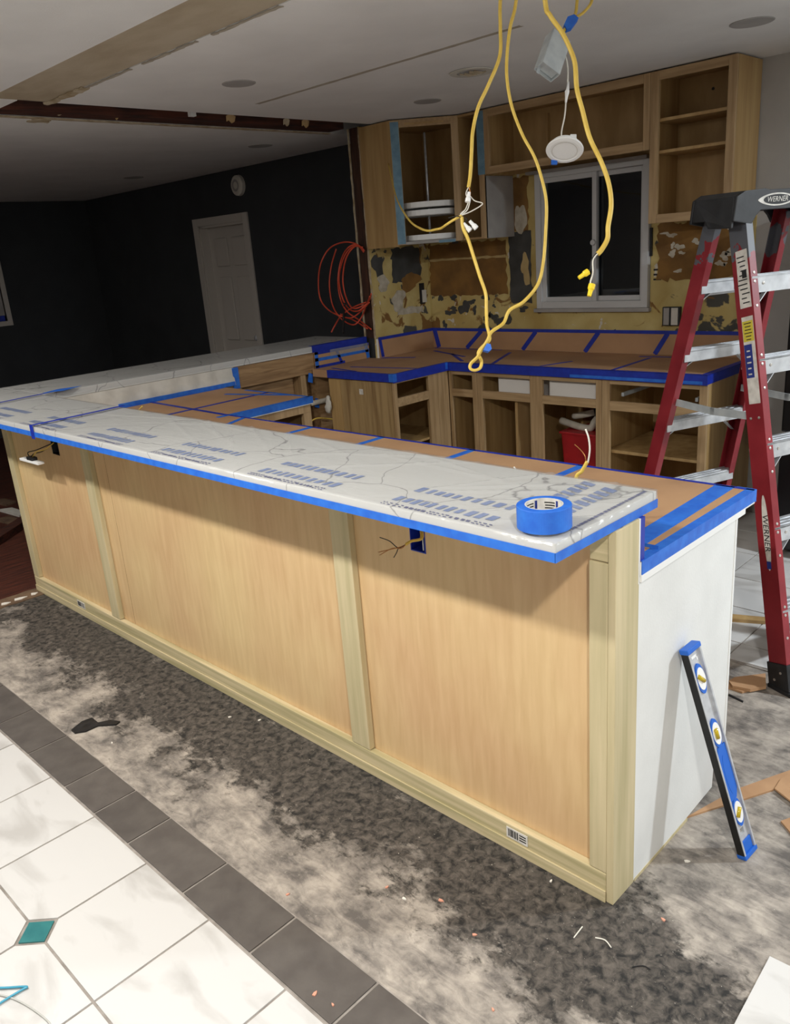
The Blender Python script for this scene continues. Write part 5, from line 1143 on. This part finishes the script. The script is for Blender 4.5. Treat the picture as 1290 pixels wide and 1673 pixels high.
for i, ((x, y), o_) in enumerate(chips):
    p = W(x, y, 'z', 0); R = random.Random(i+50); q = R.uniform(0, 3); r_ = R.uniform(.005, .009); z = .0071 if x in (544, 515) else 0
    pts = [(p.x+r_*math.cos(q+t)*k_, p.y+r_*math.sin(q+t)*k_, z) for t, k_ in ((0, 1), (1.3, .5), (2.6, .9), (3.6, .8), (5, .45))]
    t = MB().prism(pts, (0, 0, .003)).build('paint_chip', 'chip_orange' if o_ else 'chip_white', None)
    if z: tag(t, 'tiny orange chip lying on a dark border tile', 'debris', 'orange chips on border tile')
    elif o_: tag(t, 'tiny orange chip on the stained concrete', 'debris', 'orange chips on concrete')
    else: tag(t, 'tiny white chip on the stained concrete', 'debris', 'white chips on concrete')
for i, (p0, p1) in enumerate((((937, 1532), (951, 1514)), ((972, 1532), (998, 1548)), ((1032, 1580), (1062, 1584)))):
    tag(MB().tube(spline([W(*p0, 'z', .002), W((p0[0]+p1[0])/2+3, (p0[1]+p1[1])/2-4, 'z', .002), W(*p1, 'z', .002)], 5), .0016, 6).build('wire_offcut', ['wire_white', 'wire_white', 'ink'][i], None), ['short white wire offcut lying before the corner post', 'curved white wire offcut beyond the corner post foot', 'black wire offcut on the stained concrete'][i], 'wire')
tu = thing('bent_tube', 'teal bent tube lying on the white tiles', 'tube', W(30, 1612, 'z', .007))
MB().tube(spline([W(-60, 1614, 'z', .012), W(0, 1614, 'z', .012), W(38, 1612, 'z', .012), W(44, 1613, 'z', .012), W(36, 1617, 'z', .012), W(0, 1639, 'z', .012), W(-40, 1668, 'z', .012)], 6), .0028, 8).build('teal_run', 'teal_tube', tu, smooth=True)
MB().tube(spline([W(-20, 1622, 'z', .0095), W(20, 1631, 'z', .0095), W(55, 1650, 'z', .0095), W(84, 1676, 'z', .0095), W(100, 1720, 'z', .0095)], 6), .0022, 8).build('grey_run', 'grey_tube', tu, smooth=True)
# cable stubs poking up behind the bar
cs = thing('counter_cable', 'yellow cable end with bare wires sticking up behind the bar', 'cable', W(940, 786, 'y', .21))
P = [Vector((W(940, 786, 'y', .21).x, .215, .921)), W(940, 786, 'y', .215), W(950, 770, 'y', .22), W(959, 754, 'y', .225)]
MB().tube(spline(P, 5), .0052, 8, .7).build('sheath', 'cable_yellow', cs, smooth=True)
MB().tube(spline([W(960, 756, 'y', .225), W(963, 735, 'y', .225), W(961, 715, 'y', .225), W(956, 701, 'y', .225)], 6), .0022, 8).build('wire', 'wire_white', cs, smooth=True)
MB().tube(spline([W(957, 756, 'y', .225), W(955, 745, 'y', .225), W(948, 735, 'y', .225), W(938, 726, 'y', .225)], 6), .0013, 6).build('wire', 'copper', cs, smooth=True)
tag(MB().tube(spline([Vector((W(842, 768, 'y', .2).x, .203, 1.03)), W(842, 768, 'y', .203), W(839, 763, 'y', .203)], 4), .0022, 6).build('wire_end', 'wire_white', None), 'tiny white wire end poking up at the bar back edge', 'wire')
tag(MB().tube([Vector((W(228, 671, 'y', .205).x, .205, .925)), W(226, 671, 'y', .205), W(232, 664, 'y', .205)], .003, 6).build('wire_end', 'cable_yellow', None), 'short yellow wire end beside the seam tape on the bar', 'wire')
bpy.context.view_layer.update()
